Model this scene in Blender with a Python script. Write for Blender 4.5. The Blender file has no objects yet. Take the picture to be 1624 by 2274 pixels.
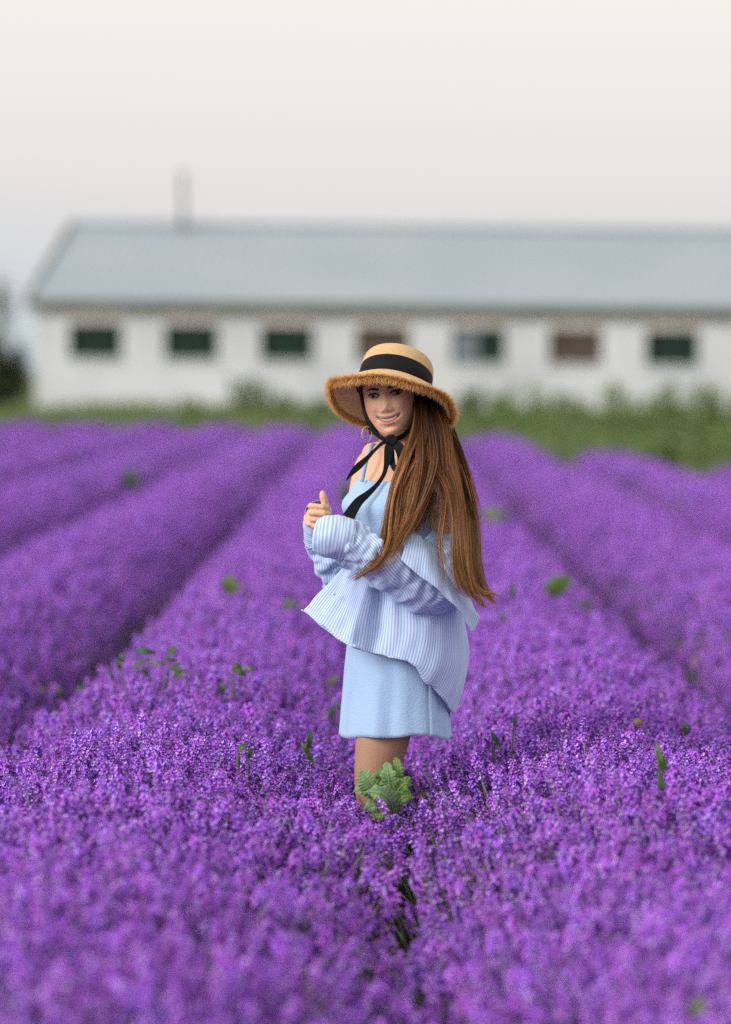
import bpy, bmesh, math, random
import numpy as np
from mathutils import Vector, Matrix, Euler, noise
R = math.radians
random.seed(7); rng = np.random.default_rng(7)
scene = bpy.context.scene
COL = scene.collection

# ------------------------------------------------------------------ camera
CAMZ = 1.60
cam_d = bpy.data.cameras.new("camera"); cam = bpy.data.objects.new("camera", cam_d); COL.objects.link(cam)
cam_d.sensor_fit = 'VERTICAL'; cam_d.sensor_height = 36.0; cam_d.sensor_width = 36.0
cam_d.lens = 85.0; cam_d.clip_start = 0.1; cam_d.clip_end = 6000
cam.rotation_mode = 'QUATERNION'
M = Matrix.Rotation(R(0.313), 3, 'Z') @ Matrix.Rotation(R(90 - 3.22), 3, 'X') @ Matrix.Rotation(R(0.70), 3, 'Z')
cam.rotation_quaternion = M.to_quaternion(); cam.location = (0, 0, CAMZ)
cam_d.dof.use_dof = True; cam_d.dof.focus_distance = 6.47; cam_d.dof.aperture_fstop = 1.25
scene.camera = cam
FPX = 2274 * 85 / 36.0
WY = 6.60                                   # distance of the woman from the camera
def ray(px, py):
    return M @ Vector(((px - 812.0) / FPX, -(py - 1137.0) / FPX, -1.0))
def at(px, py, y):
    """world point at distance y from the camera, seen at (px, py) of a 1624 x 2274 picture"""
    r = ray(px, py); t = y / r.y
    return Vector((r.x * t, y, CAMZ + r.z * t))

# ------------------------------------------------------------------ light
SUN_EL, SUN_AZ = 27.0, -124.0                # azimuth measured from +Y (view direction), positive to the right
world = bpy.data.worlds.new("World"); scene.world = world; world.use_nodes = True
nt = world.node_tree; nt.nodes.clear()
out = nt.nodes.new("ShaderNodeOutputWorld"); bg = nt.nodes.new("ShaderNodeBackground")
sky = nt.nodes.new("ShaderNodeTexSky"); sky.sky_type = 'NISHITA'; sky.sun_disc = False
sky.sun_elevation = R(SUN_EL); sky.sun_rotation = R(SUN_AZ); sky.dust_density = 5.0; sky.air_density = 1.0
tc = nt.nodes.new("ShaderNodeTexCoord"); sep = nt.nodes.new("ShaderNodeSeparateXYZ")
ramp = nt.nodes.new("ShaderNodeValToRGB")     # even veil of high cloud, a little greyer towards the horizon
e = ramp.color_ramp.elements
e[0].position = 0.0; e[0].color = (0.680, 0.745, 0.780, 1)
e[1].position = 1.0; e[1].color = (0.99, 0.96, 0.91, 1)
for p, c in ((0.045, (0.800, 0.775, 0.785, 1)), (0.10, (0.915, 0.868, 0.845, 1)), (0.16, (1.0, 0.957, 0.892, 1))):
    q = e.new(p); q.color = c
mul = nt.nodes.new("ShaderNodeMixRGB"); mul.blend_type = 'MULTIPLY'; mul.inputs[0].default_value = 1.0
mul.inputs[2].default_value = (0.10, 0.10, 0.10, 1)
mixn = nt.nodes.new("ShaderNodeMixRGB"); mixn.inputs[0].default_value = 0.90
nt.links.new(tc.outputs['Generated'], sep.inputs[0]); nt.links.new(sep.outputs['Z'], ramp.inputs[0])
nt.links.new(sky.outputs[0], mul.inputs[1]); nt.links.new(mul.outputs[0], mixn.inputs[1])
# the veil turns bluish low down to the left, away from the sun
m1 = nt.nodes.new("ShaderNodeMapRange"); m1.inputs[1].default_value = -0.07; m1.inputs[2].default_value = -0.20; nt.links.new(sep.outputs['X'], m1.inputs[0])
m2 = nt.nodes.new("ShaderNodeMapRange"); m2.inputs[1].default_value = 0.085; m2.inputs[2].default_value = 0.0; nt.links.new(sep.outputs['Z'], m2.inputs[0])
m3 = nt.nodes.new("ShaderNodeMath"); m3.operation = 'MULTIPLY'; nt.links.new(m1.outputs[0], m3.inputs[0]); nt.links.new(m2.outputs[0], m3.inputs[1])
mb_ = nt.nodes.new("ShaderNodeMixRGB"); mb_.inputs[2].default_value = (0.60, 0.74, 0.80, 1); nt.links.new(m3.outputs[0], mb_.inputs[0]); nt.links.new(ramp.outputs[0], mb_.inputs[1])
nt.links.new(mb_.outputs[0], mixn.inputs[2]); nt.links.new(mixn.outputs[0], bg.inputs[0])
bg.inputs[1].default_value = 1.0; nt.links.new(bg.outputs[0], out.inputs[0])
sun_d = bpy.data.lights.new("sun", 'SUN'); sun = bpy.data.objects.new("sun", sun_d); COL.objects.link(sun)
sun_d.energy = 2.6; sun_d.angle = R(30); sun_d.color = (1.0, 0.95, 0.89)
_d = Vector((math.sin(R(SUN_AZ)) * math.cos(R(SUN_EL)), math.cos(R(SUN_AZ)) * math.cos(R(SUN_EL)), math.sin(R(SUN_EL))))
sun.rotation_euler = _d.to_track_quat('Z', 'Y').to_euler()
scene.view_settings.view_transform = 'Standard'; scene.view_settings.look = 'None'
scene.view_settings.exposure = 0.0; scene.view_settings.gamma = 1.0; scene.view_settings.use_curve_mapping = False
scene.cycles.max_bounces = 4; scene.cycles.diffuse_bounces = 2; scene.cycles.glossy_bounces = 2
scene.cycles.transmission_bounces = 4; scene.cycles.transparent_max_bounces = 4
scene.cycles.use_denoising = False

# ------------------------------------------------------------------ helpers
def mat(name, col, rough=0.8, spec=0.3, var=0.0, nscale=8.0, rnd=0.0, bump=0.0, bscale=60.0, col2=None, sub=0.0, sheen=0.0, trans=0.0):
    """procedural Principled material: colour varied by noise (var / col2), per-instance brightness (rnd), fine relief (bump)"""
    m = bpy.data.materials.new(name); m.use_nodes = True; n = m.node_tree.nodes; l = m.node_tree.links
    b = n["Principled BSDF"]; b.inputs['Roughness'].default_value = rough
    b.inputs['Specular IOR Level'].default_value = spec
    if sub: b.inputs['Subsurface Weight'].default_value = sub; b.inputs['Subsurface Radius'].default_value = (0.012, 0.005, 0.003); b.inputs['Subsurface Scale'].default_value = 1.0
    if sheen: b.inputs['Sheen Weight'].default_value = sheen
    c = n.new("ShaderNodeRGB"); c.outputs[0].default_value = (*col, 1); o = c.outputs[0]
    t = n.new("ShaderNodeTexCoord")
    if var or col2:
        nz = n.new("ShaderNodeTexNoise"); nz.inputs['Scale'].default_value = nscale; nz.inputs['Detail'].default_value = 4
        l.new(t.outputs['Object'], nz.inputs['Vector'])
        mr = n.new("ShaderNodeMapRange"); mr.inputs[1].default_value = 0.35; mr.inputs[2].default_value = 0.65
        l.new(nz.outputs['Fac'], mr.inputs[0])
        mx = n.new("ShaderNodeMixRGB"); l.new(mr.outputs[0], mx.inputs[0]); l.new(o, mx.inputs[1])
        k = col2 if col2 else tuple(x * (1 - var) for x in col); mx.inputs[2].default_value = (*k, 1); o = mx.outputs[0]
    if rnd:
        oi = n.new("ShaderNodeObjectInfo"); mr2 = n.new("ShaderNodeMapRange")
        mr2.inputs[3].default_value = 1 - rnd; mr2.inputs[4].default_value = 1 + rnd
        l.new(oi.outputs['Random'], mr2.inputs[0])
        hs = n.new("ShaderNodeHueSaturation"); l.new(mr2.outputs[0], hs.inputs['Value']); l.new(o, hs.inputs['Color'])
        mh = n.new("ShaderNodeMapRange"); mh.inputs[3].default_value = 0.5 - rnd * 0.06; mh.inputs[4].default_value = 0.5 + rnd * 0.06
        fr = n.new("ShaderNodeMath"); fr.operation = 'FRACT'; m7 = n.new("ShaderNodeMath"); m7.operation = 'MULTIPLY'; m7.inputs[1].default_value = 17.3
        l.new(oi.outputs['Random'], m7.inputs[0]); l.new(m7.outputs[0], fr.inputs[0]); l.new(fr.outputs[0], mh.inputs[0]); l.new(mh.outputs[0], hs.inputs['Hue'])
        o = hs.outputs[0]
    l.new(o, b.inputs['Base Color'])
    if trans:
        tb = n.new("ShaderNodeBsdfTranslucent"); l.new(o, tb.inputs[0]); ms = n.new("ShaderNodeMixShader"); ms.inputs[0].default_value = trans
        l.new(b.outputs[0], ms.inputs[1]); l.new(tb.outputs[0], ms.inputs[2]); l.new(ms.outputs[0], n["Material Output"].inputs[0])
    if bump:
        nb = n.new("ShaderNodeTexNoise"); nb.inputs['Scale'].default_value = bscale; nb.inputs['Detail'].default_value = 3
        l.new(t.outputs['Object'], nb.inputs['Vector'])
        bp = n.new("ShaderNodeBump"); bp.inputs['Strength'].default_value = bump; bp.inputs['Distance'].default_value = 0.01
        l.new(nb.outputs['Fac'], bp.inputs['Height']); l.new(bp.outputs[0], b.inputs['Normal'])
    return m
def mesh(name, verts, faces, mats, parent=None, fmat=None, smooth=False, uvs=None, link=True, loc=None):
    me = bpy.data.meshes.new(name); me.from_pydata([tuple(v) for v in verts], [], faces)
    for m in (mats if isinstance(mats, (list, tuple)) else [mats]): me.materials.append(m)
    if fmat is not None: me.polygons.foreach_set('material_index', fmat)
    if smooth: me.polygons.foreach_set('use_smooth', [True] * len(me.polygons))
    if uvs is not None:
        ul = me.uv_layers.new(name="UVMap"); vi = np.empty(len(me.loops), dtype=np.int32); me.loops.foreach_get('vertex_index', vi)
        ul.data.foreach_set('uv', np.asarray(uvs, dtype=np.float32)[vi].ravel())
    o = bpy.data.objects.new(name, me)
    if link: COL.objects.link(o)
    if parent is not None: o.parent = parent
    if loc is not None: o.location = loc
    return o
def empty(name, loc, label=None, cat=None, group=None, kind=None):
    o = bpy.data.objects.new(name, None); COL.objects.link(o); o.location = loc; o.empty_display_size = 0.1
    tag(o, label, cat, group, kind); return o
def tag(o, label=None, cat=None, group=None, kind=None):
    for k, v in (('label', label), ('category', cat), ('group', group), ('kind', kind)):
        if v: o[k] = v
    return o
class MB:
    """collects simple solids into one mesh"""
    def __init__(s): s.v = []; s.f = []; s.m = []; s.uv = []
    def add(s, vs, fs, mi=0):
        b = len(s.v); s.v += [Vector(x) for x in vs]; s.f += [tuple(i + b for i in f) for f in fs]; s.m += [mi] * len(fs)
    def box(s, x0, x1, y0, y1, z0, z1, mi=0):
        s.add([(x0,y0,z0),(x1,y0,z0),(x1,y1,z0),(x0,y1,z0),(x0,y0,z1),(x1,y0,z1),(x1,y1,z1),(x0,y1,z1)],
              [(0,3,2,1),(4,5,6,7),(0,1,5,4),(1,2,6,5),(2,3,7,6),(3,0,4,7)], mi)
    def tube(s, pts, rads, n=6, mi=0, cap=True):
        pts = [Vector(p) for p in pts]; rings = []; up = None
        for i, p in enumerate(pts):
            t = (pts[min(i+1, len(pts)-1)] - pts[max(i-1, 0)]).normalized()
            if up is None: up = t.orthogonal().normalized()
            up = (up - t * up.dot(t)).normalized(); w = t.cross(up)
            rings.append([p + (up * math.cos(2*math.pi*k/n) + w * math.sin(2*math.pi*k/n)) * rads[i] for k in range(n)])
        vs = [q for r in rings for q in r]; fs = []
        for i in range(len(pts)-1):
            for k in range(n): fs.append((i*n+k, i*n+(k+1)%n, (i+1)*n+(k+1)%n, (i+1)*n+k))
        if cap: fs += [tuple(reversed(range(n))), tuple(range((len(pts)-1)*n, len(pts)*n))]
        s.add(vs, fs, mi)
    def build(s, name, mats, parent=None, smooth=False, link=True, loc=None):
        return mesh(name, s.v, s.f, mats, parent, s.m, smooth, None, link, loc)
# ------------------------------------------------------------------ ground
M_soil = mat("soil", (0.10, 0.075, 0.055), 0.95, 0.1, var=0.5, nscale=6, bump=0.6, bscale=25)
M_turf = mat("turf", (0.075, 0.115, 0.035), 0.95, 0.1, col2=(0.13, 0.14, 0.05), nscale=0.35, bump=0.5, bscale=10)
g = mesh("ground", [(-1500,-200,-0.02),(1500,-200,-0.02),(1500,3000,-0.02),(-1500,3000,-0.02)], [(0,1,2,3)], M_turf)
tag(g, "green meadow ground reaching back past the barn", kind='structure')
soil = mesh("field_soil", [(-14,0.5,-0.008),(14,0.5,-0.008),(14,31,-0.008),(3.2,44,-0.008),(1.3,49,-0.008),(-22,49.5,-0.008)], [(0,1,2,3,4,5)], M_soil)
tag(soil, "bare brown soil under the lavender rows", kind='structure')

# ------------------------------------------------------------------ barn
M_white = mat("white_render", (0.73, 0.755, 0.80), 0.9, 0.2, col2=(0.60, 0.625, 0.67), nscale=0.45, bump=0.3, bscale=6)
M_roof = mat("grey_sheet_roof", (0.30, 0.36, 0.41), 0.6, 0.3, col2=(0.34, 0.39, 0.43), nscale=0.25)
M_fascia = mat("weathered_green_board", (0.15, 0.165, 0.12), 0.8, 0.2, var=0.4, nscale=1.5)
M_lintel = mat("pinkish_brick_panel", (0.80, 0.75, 0.75), 0.9, 0.1, var=0.25, nscale=3)
M_frame = mat("dark_green_frame", (0.012, 0.07, 0.045), 0.6, 0.3)
M_glass = mat("dark_window_glass", (0.016, 0.032, 0.028), 0.5, 0.15)
M_board = mat("brown_window_board", (0.075, 0.055, 0.048), 0.8, 0.2, col2=(0.13, 0.10, 0.08), nscale=2)
M_reflect = mat("pale_pane_reflection", (0.20, 0.24, 0.28), 0.7, 0.2)  # light reflected in one window half, painted as a pale pane colour
BY = 74.5
barn_x0 = at(80, 800, BY).x; barn_x1 = 17.0; EAVE = 3.76; HALF = 7.0; RIDGE = 6.53
barn = empty("barn", ((barn_x0+barn_x1)/2, BY+HALF, 0), "long white barn with grey roof and a row of small dark windows", "barn")
bx0 = barn.location.x; by0 = barn.location.y
def L(x, y, z): return (x - bx0, y - by0, z)
wins = [(212, 'glass'), (425, 'glass'), (637, 'glass'), (850, 'brown'), (1063, 'pale'), (1278, 'brown'), (1493, 'glass'), (1706, 'glass'), (1920, 'glass')]
WX = [at(p, 790, BY).x for p, _ in wins]
WZ0, WZ1, WW = 2.04, 3.12, 0.83
mb = MB()                                      # front wall with real openings, the other three walls plain
xs = [barn_x0]
for x in WX: xs += [x - WW, x + WW]
xs.append(barn_x1)
for i in range(len(xs) - 1):
    if i % 2 == 0: mb.box(xs[i]-bx0, xs[i+1]-bx0, BY-by0, BY+0.3-by0, 0, EAVE)
    else:
        mb.box(xs[i]-bx0, xs[i+1]-bx0, BY-by0, BY+0.3-by0, 0, WZ0); mb.box(xs[i]-bx0, xs[i+1]-bx0, BY+0.02-by0, BY+0.28-by0, WZ1+0.002, EAVE-0.02)
for x in (barn_x0+0.45, barn_x1-0.302):       # gable walls, set in behind the corner piers
    mb.add([L(x,BY+0.3,0),L(x+0.3,BY+0.3,0),L(x+0.3,BY+2*HALF,0),L(x,BY+2*HALF,0),L(x,BY+0.3,EAVE),L(x+0.3,BY+0.3,EAVE),L(x+0.3,BY+2*HALF,EAVE),L(x,BY+2*HALF,EAVE),L(x,BY+HALF,RIDGE-0.15),L(x+0.3,BY+HALF,RIDGE-0.15)],
           [(0,1,5,4),(2,3,7,6),(1,2,6,9,5),(3,0,4,8,7),(4,5,9,8),(6,7,8,9)])
mb.box(barn_x0+0.31-bx0, barn_x1-0.31-bx0, BY+2*HALF-0.3-by0, BY+2*HALF-by0, 0, EAVE)
mb.build("wall", M_white, barn)
mb = MB(); rx0 = barn_x0 - 0.25; rx1 = barn_x1 + 0.3; nrib = 90        # ribbed roof sheets, both slopes
for sgn in (-1, 1):
    ye = by0 + sgn * (HALF + 0.14); ze = EAVE + 0.06
    vs = []; fs = []
    for k in range(nrib * 2 + 1):
        x = rx0 + (rx1 - rx0) * k / (nrib * 2); h = 0.022 if k % 2 else 0.0
        xr = rx0 + 0.45 + (rx1 - rx0 - 0.45) * k / (nrib * 2); vs += [L(x, ye, ze + h), L(xr, by0, RIDGE + h), L(x, ye, ze - 0.05), L(xr, by0, RIDGE - 0.05)]
    for k in range(nrib * 2):
        a = 4 * k; fs += [(a, a+4, a+5, a+1), (a+2, a+3, a+7, a+6), (a, a+2, a+6, a+4)]
    mb.add(vs, fs)
roof = mb.build("roof", M_roof, barn)
mb = MB(); mb.tube([L(rx0+.45, by0, RIDGE+0.06), L(rx1, by0, RIDGE+0.06)], [0.12, 0.12], 8); mb.build("ridge_cap", M_roof, roof)
mb = MB(); mb.box(rx0-bx0, rx1-bx0, -HALF-0.21, -HALF-0.152, EAVE-0.25, EAVE+0.03); mb.box(rx0+0.03-bx0, rx1-0.03-bx0, -HALF-0.15, -HALF-0.002, EAVE-0.10, EAVE-0.03); mb.build("fascia", M_fascia, roof)
mb = MB()
for sgn in (-1, 1):
    mb.add([L(rx0-0.06, by0+sgn*(HALF+.19), EAVE-0.1), L(rx0-0.002, by0+sgn*(HALF+.19), EAVE-0.1), L(rx0+.45-0.002, by0, RIDGE-0.08), L(rx0+.45-0.06, by0, RIDGE-0.08),
            L(rx0-0.06, by0+sgn*(HALF+.19), EAVE+0.14), L(rx0-0.002, by0+sgn*(HALF+.19), EAVE+0.14), L(rx0+.45-0.002, by0, RIDGE+0.14), L(rx0+.45-0.06, by0, RIDGE+0.14)],
           [(0,3,2,1),(4,5,6,7),(0,1,5,4),(1,2,6,5),(2,3,7,6),(3,0,4,7)])
mb.build("verge_board", M_fascia, roof)
for x, (p, kind) in zip(WX, wins):
    c = x - bx0; f = -HALF
    mb = MB(); mb.box(c-WW, c+WW, f+0.08, f+0.16, WZ0, WZ0+0.09); mb.box(c-WW, c+WW, f+0.08, f+0.16, WZ1-0.09, WZ1)
    for q in (c-WW, c-0.04, c+WW-0.09): mb.box(q, q+0.09, f+0.083, f+0.157, WZ0+0.09, WZ1-0.09)
    w = mb.build("window", M_frame if kind in ('glass', 'pale') else M_board, barn)
    for s in (-1, 1):
        a, b = (c-WW+0.09, c-0.04) if s < 0 else (c+0.05, c+WW-0.09)
        mb = MB(); mb.box(a, b, f+0.11, f+0.13, WZ0+0.09, WZ1-0.09)
        mb.build("pane", M_reflect if (kind == 'pale' and s < 0) else (M_board if kind == 'brown' else M_glass), w)
    mb = MB(); mb.box(c-WW-0.07, c+WW+0.07, f-0.06, f+0.075, WZ0-0.08, WZ0-0.003); mb.build("sill", M_white, w)
    mb = MB(); mb.box(c-WW-0.05, c+WW+0.05, f-0.022, f+0.018, WZ1+0.004, EAVE-0.11); mb.build("lintel", M_lintel, w)
pc = at(406, 480, by0 - 0.5)
mb = MB(); mb.tube([L(pc.x, by0-0.5, 6.2), L(pc.x, by0-0.5, 8.05)], [0.10, 0.09], 12); mb.tube([L(pc.x, by0-0.5, 8.05), L(pc.x, by0-0.5, 8.11)], [0.13, 0.13], 12)
ch = mb.build("vent_pipe", mat("zinc_pipe", (0.25, 0.31, 0.28), 0.6, 0.4, var=0.3), barn, True)
mb = MB(); mb.tube([L(pc.x, by0-0.5, 8.22), L(pc.x, by0-0.5, 8.36)], [0.17, 0.02], 12)
for k in range(3): a = k*2.1; mb.tube([L(pc.x+.08*math.cos(a), by0-.5+.08*math.sin(a), 8.1), L(pc.x+.08*math.cos(a), by0-.5+.08*math.sin(a), 8.24)], [.01,.01], 4)
mb.build("cowl", ch.data.materials[0], ch)

# ------------------------------------------------------------------ leaves, weeds and trees
def leaf_mesh(mb, base, d, length, width, up=Vector((0,0,1)), bend=0.3, lobes=None, mi=0, seg=4):
    """a folded leaf blade along d, with drooping tip; lobes = list of width factors"""
    d = d.normalized(); side = d.cross(up)
    if side.length < 1e-3: side = Vector((1,0,0))
    side.normalize(); nrm = side.cross(d).normalized()
    prof = lobes or [0.25, 0.85, 1.0, 0.7, 0.0]; n = len(prof) - 1; vs = []; fs = []
    for i, w in enumerate(prof):
        t = i / n; c = base + d * length * t - nrm * bend * length * t * t
        hw = width * 0.5 * max(w, 0.02)
        vs += [c - side * hw + nrm * hw * 0.35, c, c + side * hw + nrm * hw * 0.35]
    for i in range(n):
        a = 3 * i; fs += [(a, a+1, a+4, a+3), (a+1, a+2, a+5, a+4)]
    mb.add(vs, fs, mi)
def rdir(zmin=-0.2, zmax=1.0):
    a = random.uniform(0, 6.283); z = random.uniform(zmin, zmax); r = math.sqrt(max(0, 1 - z*z)); return Vector((r*math.cos(a), r*math.sin(a), z))
M_lf = mat("weed_leaf", (0.22, 0.32, 0.12), 0.6, 0.3, col2=(0.30, 0.39, 0.16), nscale=3, rnd=0.15, trans=0.35)
M_lf2 = mat("shrub_leaf", (0.10, 0.13, 0.075), 0.7, 0.25, col2=(0.13, 0.15, 0.09), nscale=2, trans=0.2)
M_lf3 = mat("pale_tree_leaf", (0.24, 0.34, 0.25), 0.7, 0.25, col2=(0.30, 0.38, 0.30), nscale=0.5, trans=0.3)
M_bark = mat("bark", (0.09, 0.075, 0.06), 0.9, 0.1, var=0.4, nscale=5, bump=0.5, bscale=20)
M_stem = mat("green_stem", (0.10, 0.15, 0.05), 0.7, 0.2)
def crown(mb, center, rx, rz, n, size, seed, clumps=18):
    rnd = random.Random(seed); cs = []
    for _ in range(clumps):
        v = Vector((rnd.gauss(0,1), rnd.gauss(0,1), rnd.gauss(0,1))).normalized() * rnd.uniform(0.25, 0.85)
        cs.append((Vector((v.x*rx, v.y*rx, v.z*rz)), rnd.uniform(0.22, 0.42)))
    for _ in range(n):
        c, r = rnd.choice(cs); v = Vector((rnd.gauss(0,1), rnd.gauss(0,1), rnd.gauss(0,1))) * r * 0.5
        p = center + c + Vector((v.x*rx, v.y*rx, v.z*rz)); d = Vector((rnd.uniform(-1,1), rnd.uniform(-1,1), rnd.uniform(-.7,.7)))
        leaf_mesh(mb, p, d, size*rnd.uniform(.7,1.3), size*0.55, bend=0.2, lobes=[0.2, 1.0, 0.0])
def tree(name, loc, H, rx, rz, n, size, m, seed, label, cat):
    t = empty(name, loc, label, cat); rnd = random.Random(seed)
    mb = MB(); top = H - rz; mb.tube([(0,0,-0.1),(0.03,0,top*.5),(0,0.05,top),(0.0,0.0,top+rz*.7)], [rx*.14, rx*.11, rx*.08, rx*.02], 8)
    for k in range(9):
        a = rnd.uniform(0,6.28); z = rnd.uniform(top*.5, top+rz*.3)
        mb.tube([(0,0,z),(rx*.35*math.cos(a), rx*.35*math.sin(a), z+rz*.25),(rx*.75*math.cos(a), rx*.75*math.sin(a), z+rz*.5)], [rx*.05, rx*.03, rx*.008], 5)
    mb.build("trunk", M_bark, t, True)
    mb = MB(); crown(mb, Vector((0,0,top)), rx, rz, n, size, seed); mb.build("crown", m, t); return t
p = at(4, 900, 79.0); tree("shrub", (p.x, 79, 0), 3.25, 1.0, 1.7, 4200, 0.22, M_lf2, 3, "dark rounded shrub standing left of the white barn", "shrub")
p = at(-2, 900, 150.0); tree("tree", (p.x, 150, 0), 8.4, 1.7, 2.6, 420, 0.30, M_lf3, 5, "pale green far tree rising behind the dark shrub at left", "tree")
# grass: one uncountable mass of blades between the field and the barn
gr_pts = []
def field_end(x):
    """where the lavender stops (distance from the camera)"""
    if x < 1.3: return 48.0
    if x < 2.5: return 42.0
    if x < 3.8: return 34.0
    return 29.5
mb = MB(); rnd = random.Random(11)
for k in range(24000):
    y = rnd.uniform(29, 74); hw = 0.17 * y + 1.2; x = rnd.uniform(-hw, hw)
    if y < field_end(x) + 0.4: continue
    right = x > 1.0
    h = rnd.uniform(0.35, 0.75) * (1.25 if right else 1.3)
    if x < -8.6 and y > 60: h *= 0.7
    a = rnd.uniform(0, 6.28); w = rnd.uniform(0.03, 0.07); d = Vector((rnd.uniform(-.3,.3), rnd.uniform(-.3,.3), 1)) * h; s = Vector((math.cos(a), math.sin(a), 0)) * w
    b = Vector((x, y, -0.03)); mb.add([b - s, b + s, b + d*.6 + s*.6 + Vector((d.x*.3,d.y*.3,0)), b + d*.6 - s*.6+ Vector((d.x*.3,d.y*.3,0)), b + d*1.0 + Vector((d.x,d.y,0))], [(0,1,2,3),(3,2,4)])
M_gr = mat("grass_blade", (0.125, 0.195, 0.07), 0.8, 0.2, col2=(0.21, 0.27, 0.11), nscale=0.5, trans=0.3)
go = mb.build("grass", M_gr); tag(go, "rough uncut green grass between the lavender and the barn", "grass", kind='stuff')
def weed(px, py_top, y, width, n, label, seed, name="weed_bush", leaf=0.27, m=None, ground=None, cat="weed"):
    """upright leafy weed whose top is seen at (px, py_top)"""
    width *= 1.35; n = int(n * 1.1); top = at(px, py_top, y); H = top.z + 0.02; t = empty(name, (top.x, y, 0), label, cat); rnd = random.Random(seed)
    st = MB(); lf = MB(); ns = max(3, int(width * 9))
    for s in range(ns):
        ox = rnd.uniform(-.5, .5) * width; oy = rnd.uniform(-.5, .5) * width * .8; hh = H * (1 - 0.45 * abs(ox) / (width * .5) * rnd.uniform(.5, 1)) if s else H
        p0 = Vector((ox*.4, oy*.4, -0.03)); p1 = Vector((ox, oy, hh)); st.tube([p0, p0.lerp(p1, .5) + Vector((0,0,.05)), p1], [.014, .010, .004], 5)
        for k in range(int(n * 1.7) // ns):
            q = rnd.random() ** 0.7; b = p0.lerp(p1, q); d = Vector((rnd.uniform(-1,1), rnd.uniform(-1,1), rnd.uniform(-.1,.9)))
            leaf_mesh(lf, b, d, leaf * rnd.uniform(.6, 1.2) * (1.15 - .6*q), leaf * .42, bend=.35)
    st.build("stem", M_stem, t); lf.build("foliage", m or M_lf, t); return t
weed(562, 838, 61, 1.2, 420, "tall green weeds against the barn wall, left of the straw hat", 1)
weed(640, 880, 60, 1.3, 300, "low dark weeds between the third window and the straw hat", 2)
weed(430, 884, 62, 0.7, 150, "small weed under the second barn window from the left", 21)
weed(1062, 860, 56, 1.0, 260, "bushy weed under the fifth window, just right of the hat brim", 3)
weed(1185, 850, 57, 1.6, 420, "broad dark green weed clump between fifth and sixth window", 4)
weed(1350, 848, 56, 1.1, 300, "pointed green weed right below the sixth barn window", 5)
weed(1245, 872, 55, 1.2, 260, "low green weed below and left of the sixth window", 51)
weed(1500, 850, 50, 1.5, 420, "tall light green weed under the rightmost barn window", 6)
weed(1605, 858, 46, 1.4, 420, "light green weed at the right edge of the meadow", 7)
weed(1440, 884, 46, 1.5, 320, "spreading green weed before the tall one at right", 8)
weed(1470, 972, 33, 0.85, 240, "green weed clump at the end of the second row right", 9)
weed(1375, 978, 37, 0.7, 200, "smaller weed clump at the row ends, right of the hair", 10)
weed(1600, 975, 33, 1.0, 240, "weed clump beside the row end at the right edge", 12)
weed(1300, 905, 46, 1.6, 340, "low spreading weed before the barn, between the fifth and seventh windows", 61)
weed(1130, 895, 50, 1.5, 300, "low pale weed right of the hat brim, at the field edge", 62)
weed(1560, 925, 40, 1.5, 340, "broad pale weed low at the right, behind the row ends", 63)
weed(720, 885, 58, 1.0, 200, "small weed directly left of the hat brim", 64)
# ------------------------------------------------------------------ lavender
M_cal = mat("lavender_calyx", (0.165, 0.042, 0.42), 0.75, 0.2, rnd=0.35)
M_cor = mat("lavender_petal", (0.51, 0.17, 0.84), 0.7, 0.2, rnd=0.28)
M_cor2 = mat("lavender_petal_pale", (0.64, 0.42, 0.95), 0.7, 0.2, rnd=0.25)
M_lst = mat("lavender_stem", (0.24, 0.28, 0.17), 0.8, 0.2, rnd=0.3)
M_bush = mat("lavender_foliage", (0.055, 0.075, 0.045), 0.9, 0.1, col2=(0.07, 0.055, 0.085), nscale=9, bump=0.8, bscale=40)
def spike(mb, base, d, ln, rad, rnd, nw=6, low=False):
    """flower head: whorls of dark calyces with small open petals"""
    d = d.normalized(); u = d.orthogonal().normalized(); w = d.cross(u)
    for k in range(nw):
        t = (k + 0.3) / nw; c = base + d * ln * t; rr = rad * (0.75 + 0.5 * math.sin(math.pi * min(1, t*0.9 + .15))) * (1.0 if t < .8 else .75)
        nc = 4 if low else 5
        for j in range(nc):
            a = 6.283 * (j + 0.5 * (k % 2)) / nc + rnd.uniform(-.2, .2); o = u * math.cos(a) + w * math.sin(a)
            ax = (o * 0.8 + d * 0.75).normalized(); L_ = rr * rnd.uniform(.8, 1.1); q = c + o * rr * 0.12; s = ax.cross(d).normalized(); n_ = s.cross(ax); h = rr * .26
            m_ = q + ax * L_ * .55; tip = q + ax * L_
            mb.add([q, m_ + s*h, m_ + n_*h, m_ - s*h, m_ - n_*h, tip], [(0,1,2),(0,2,3),(0,3,4),(0,4,1),(5,2,1),(5,3,2),(5,4,3),(5,1,4)], 0)
            if rnd.random() < (0.72 if not low else 0.8):          # open petals
                pm = 1 if rnd.random() < .74 else 2
                for e_ in range(2 if low else 3):
                    b_ = 6.283 * e_ / 3 + rnd.uniform(-.6, .6); pd = (ax * .55 + (s * math.cos(b_) + n_ * math.sin(b_))).normalized(); ps = pd.cross(ax).normalized(); z = rr * rnd.uniform(.45, .75)
                    mb.add([tip - ax*rr*.05, tip + pd*z*.6 + ps*z*.42, tip + pd*z*1.1, tip + pd*z*.6 - ps*z*.42], [(0,1,2,3)], pm)
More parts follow.
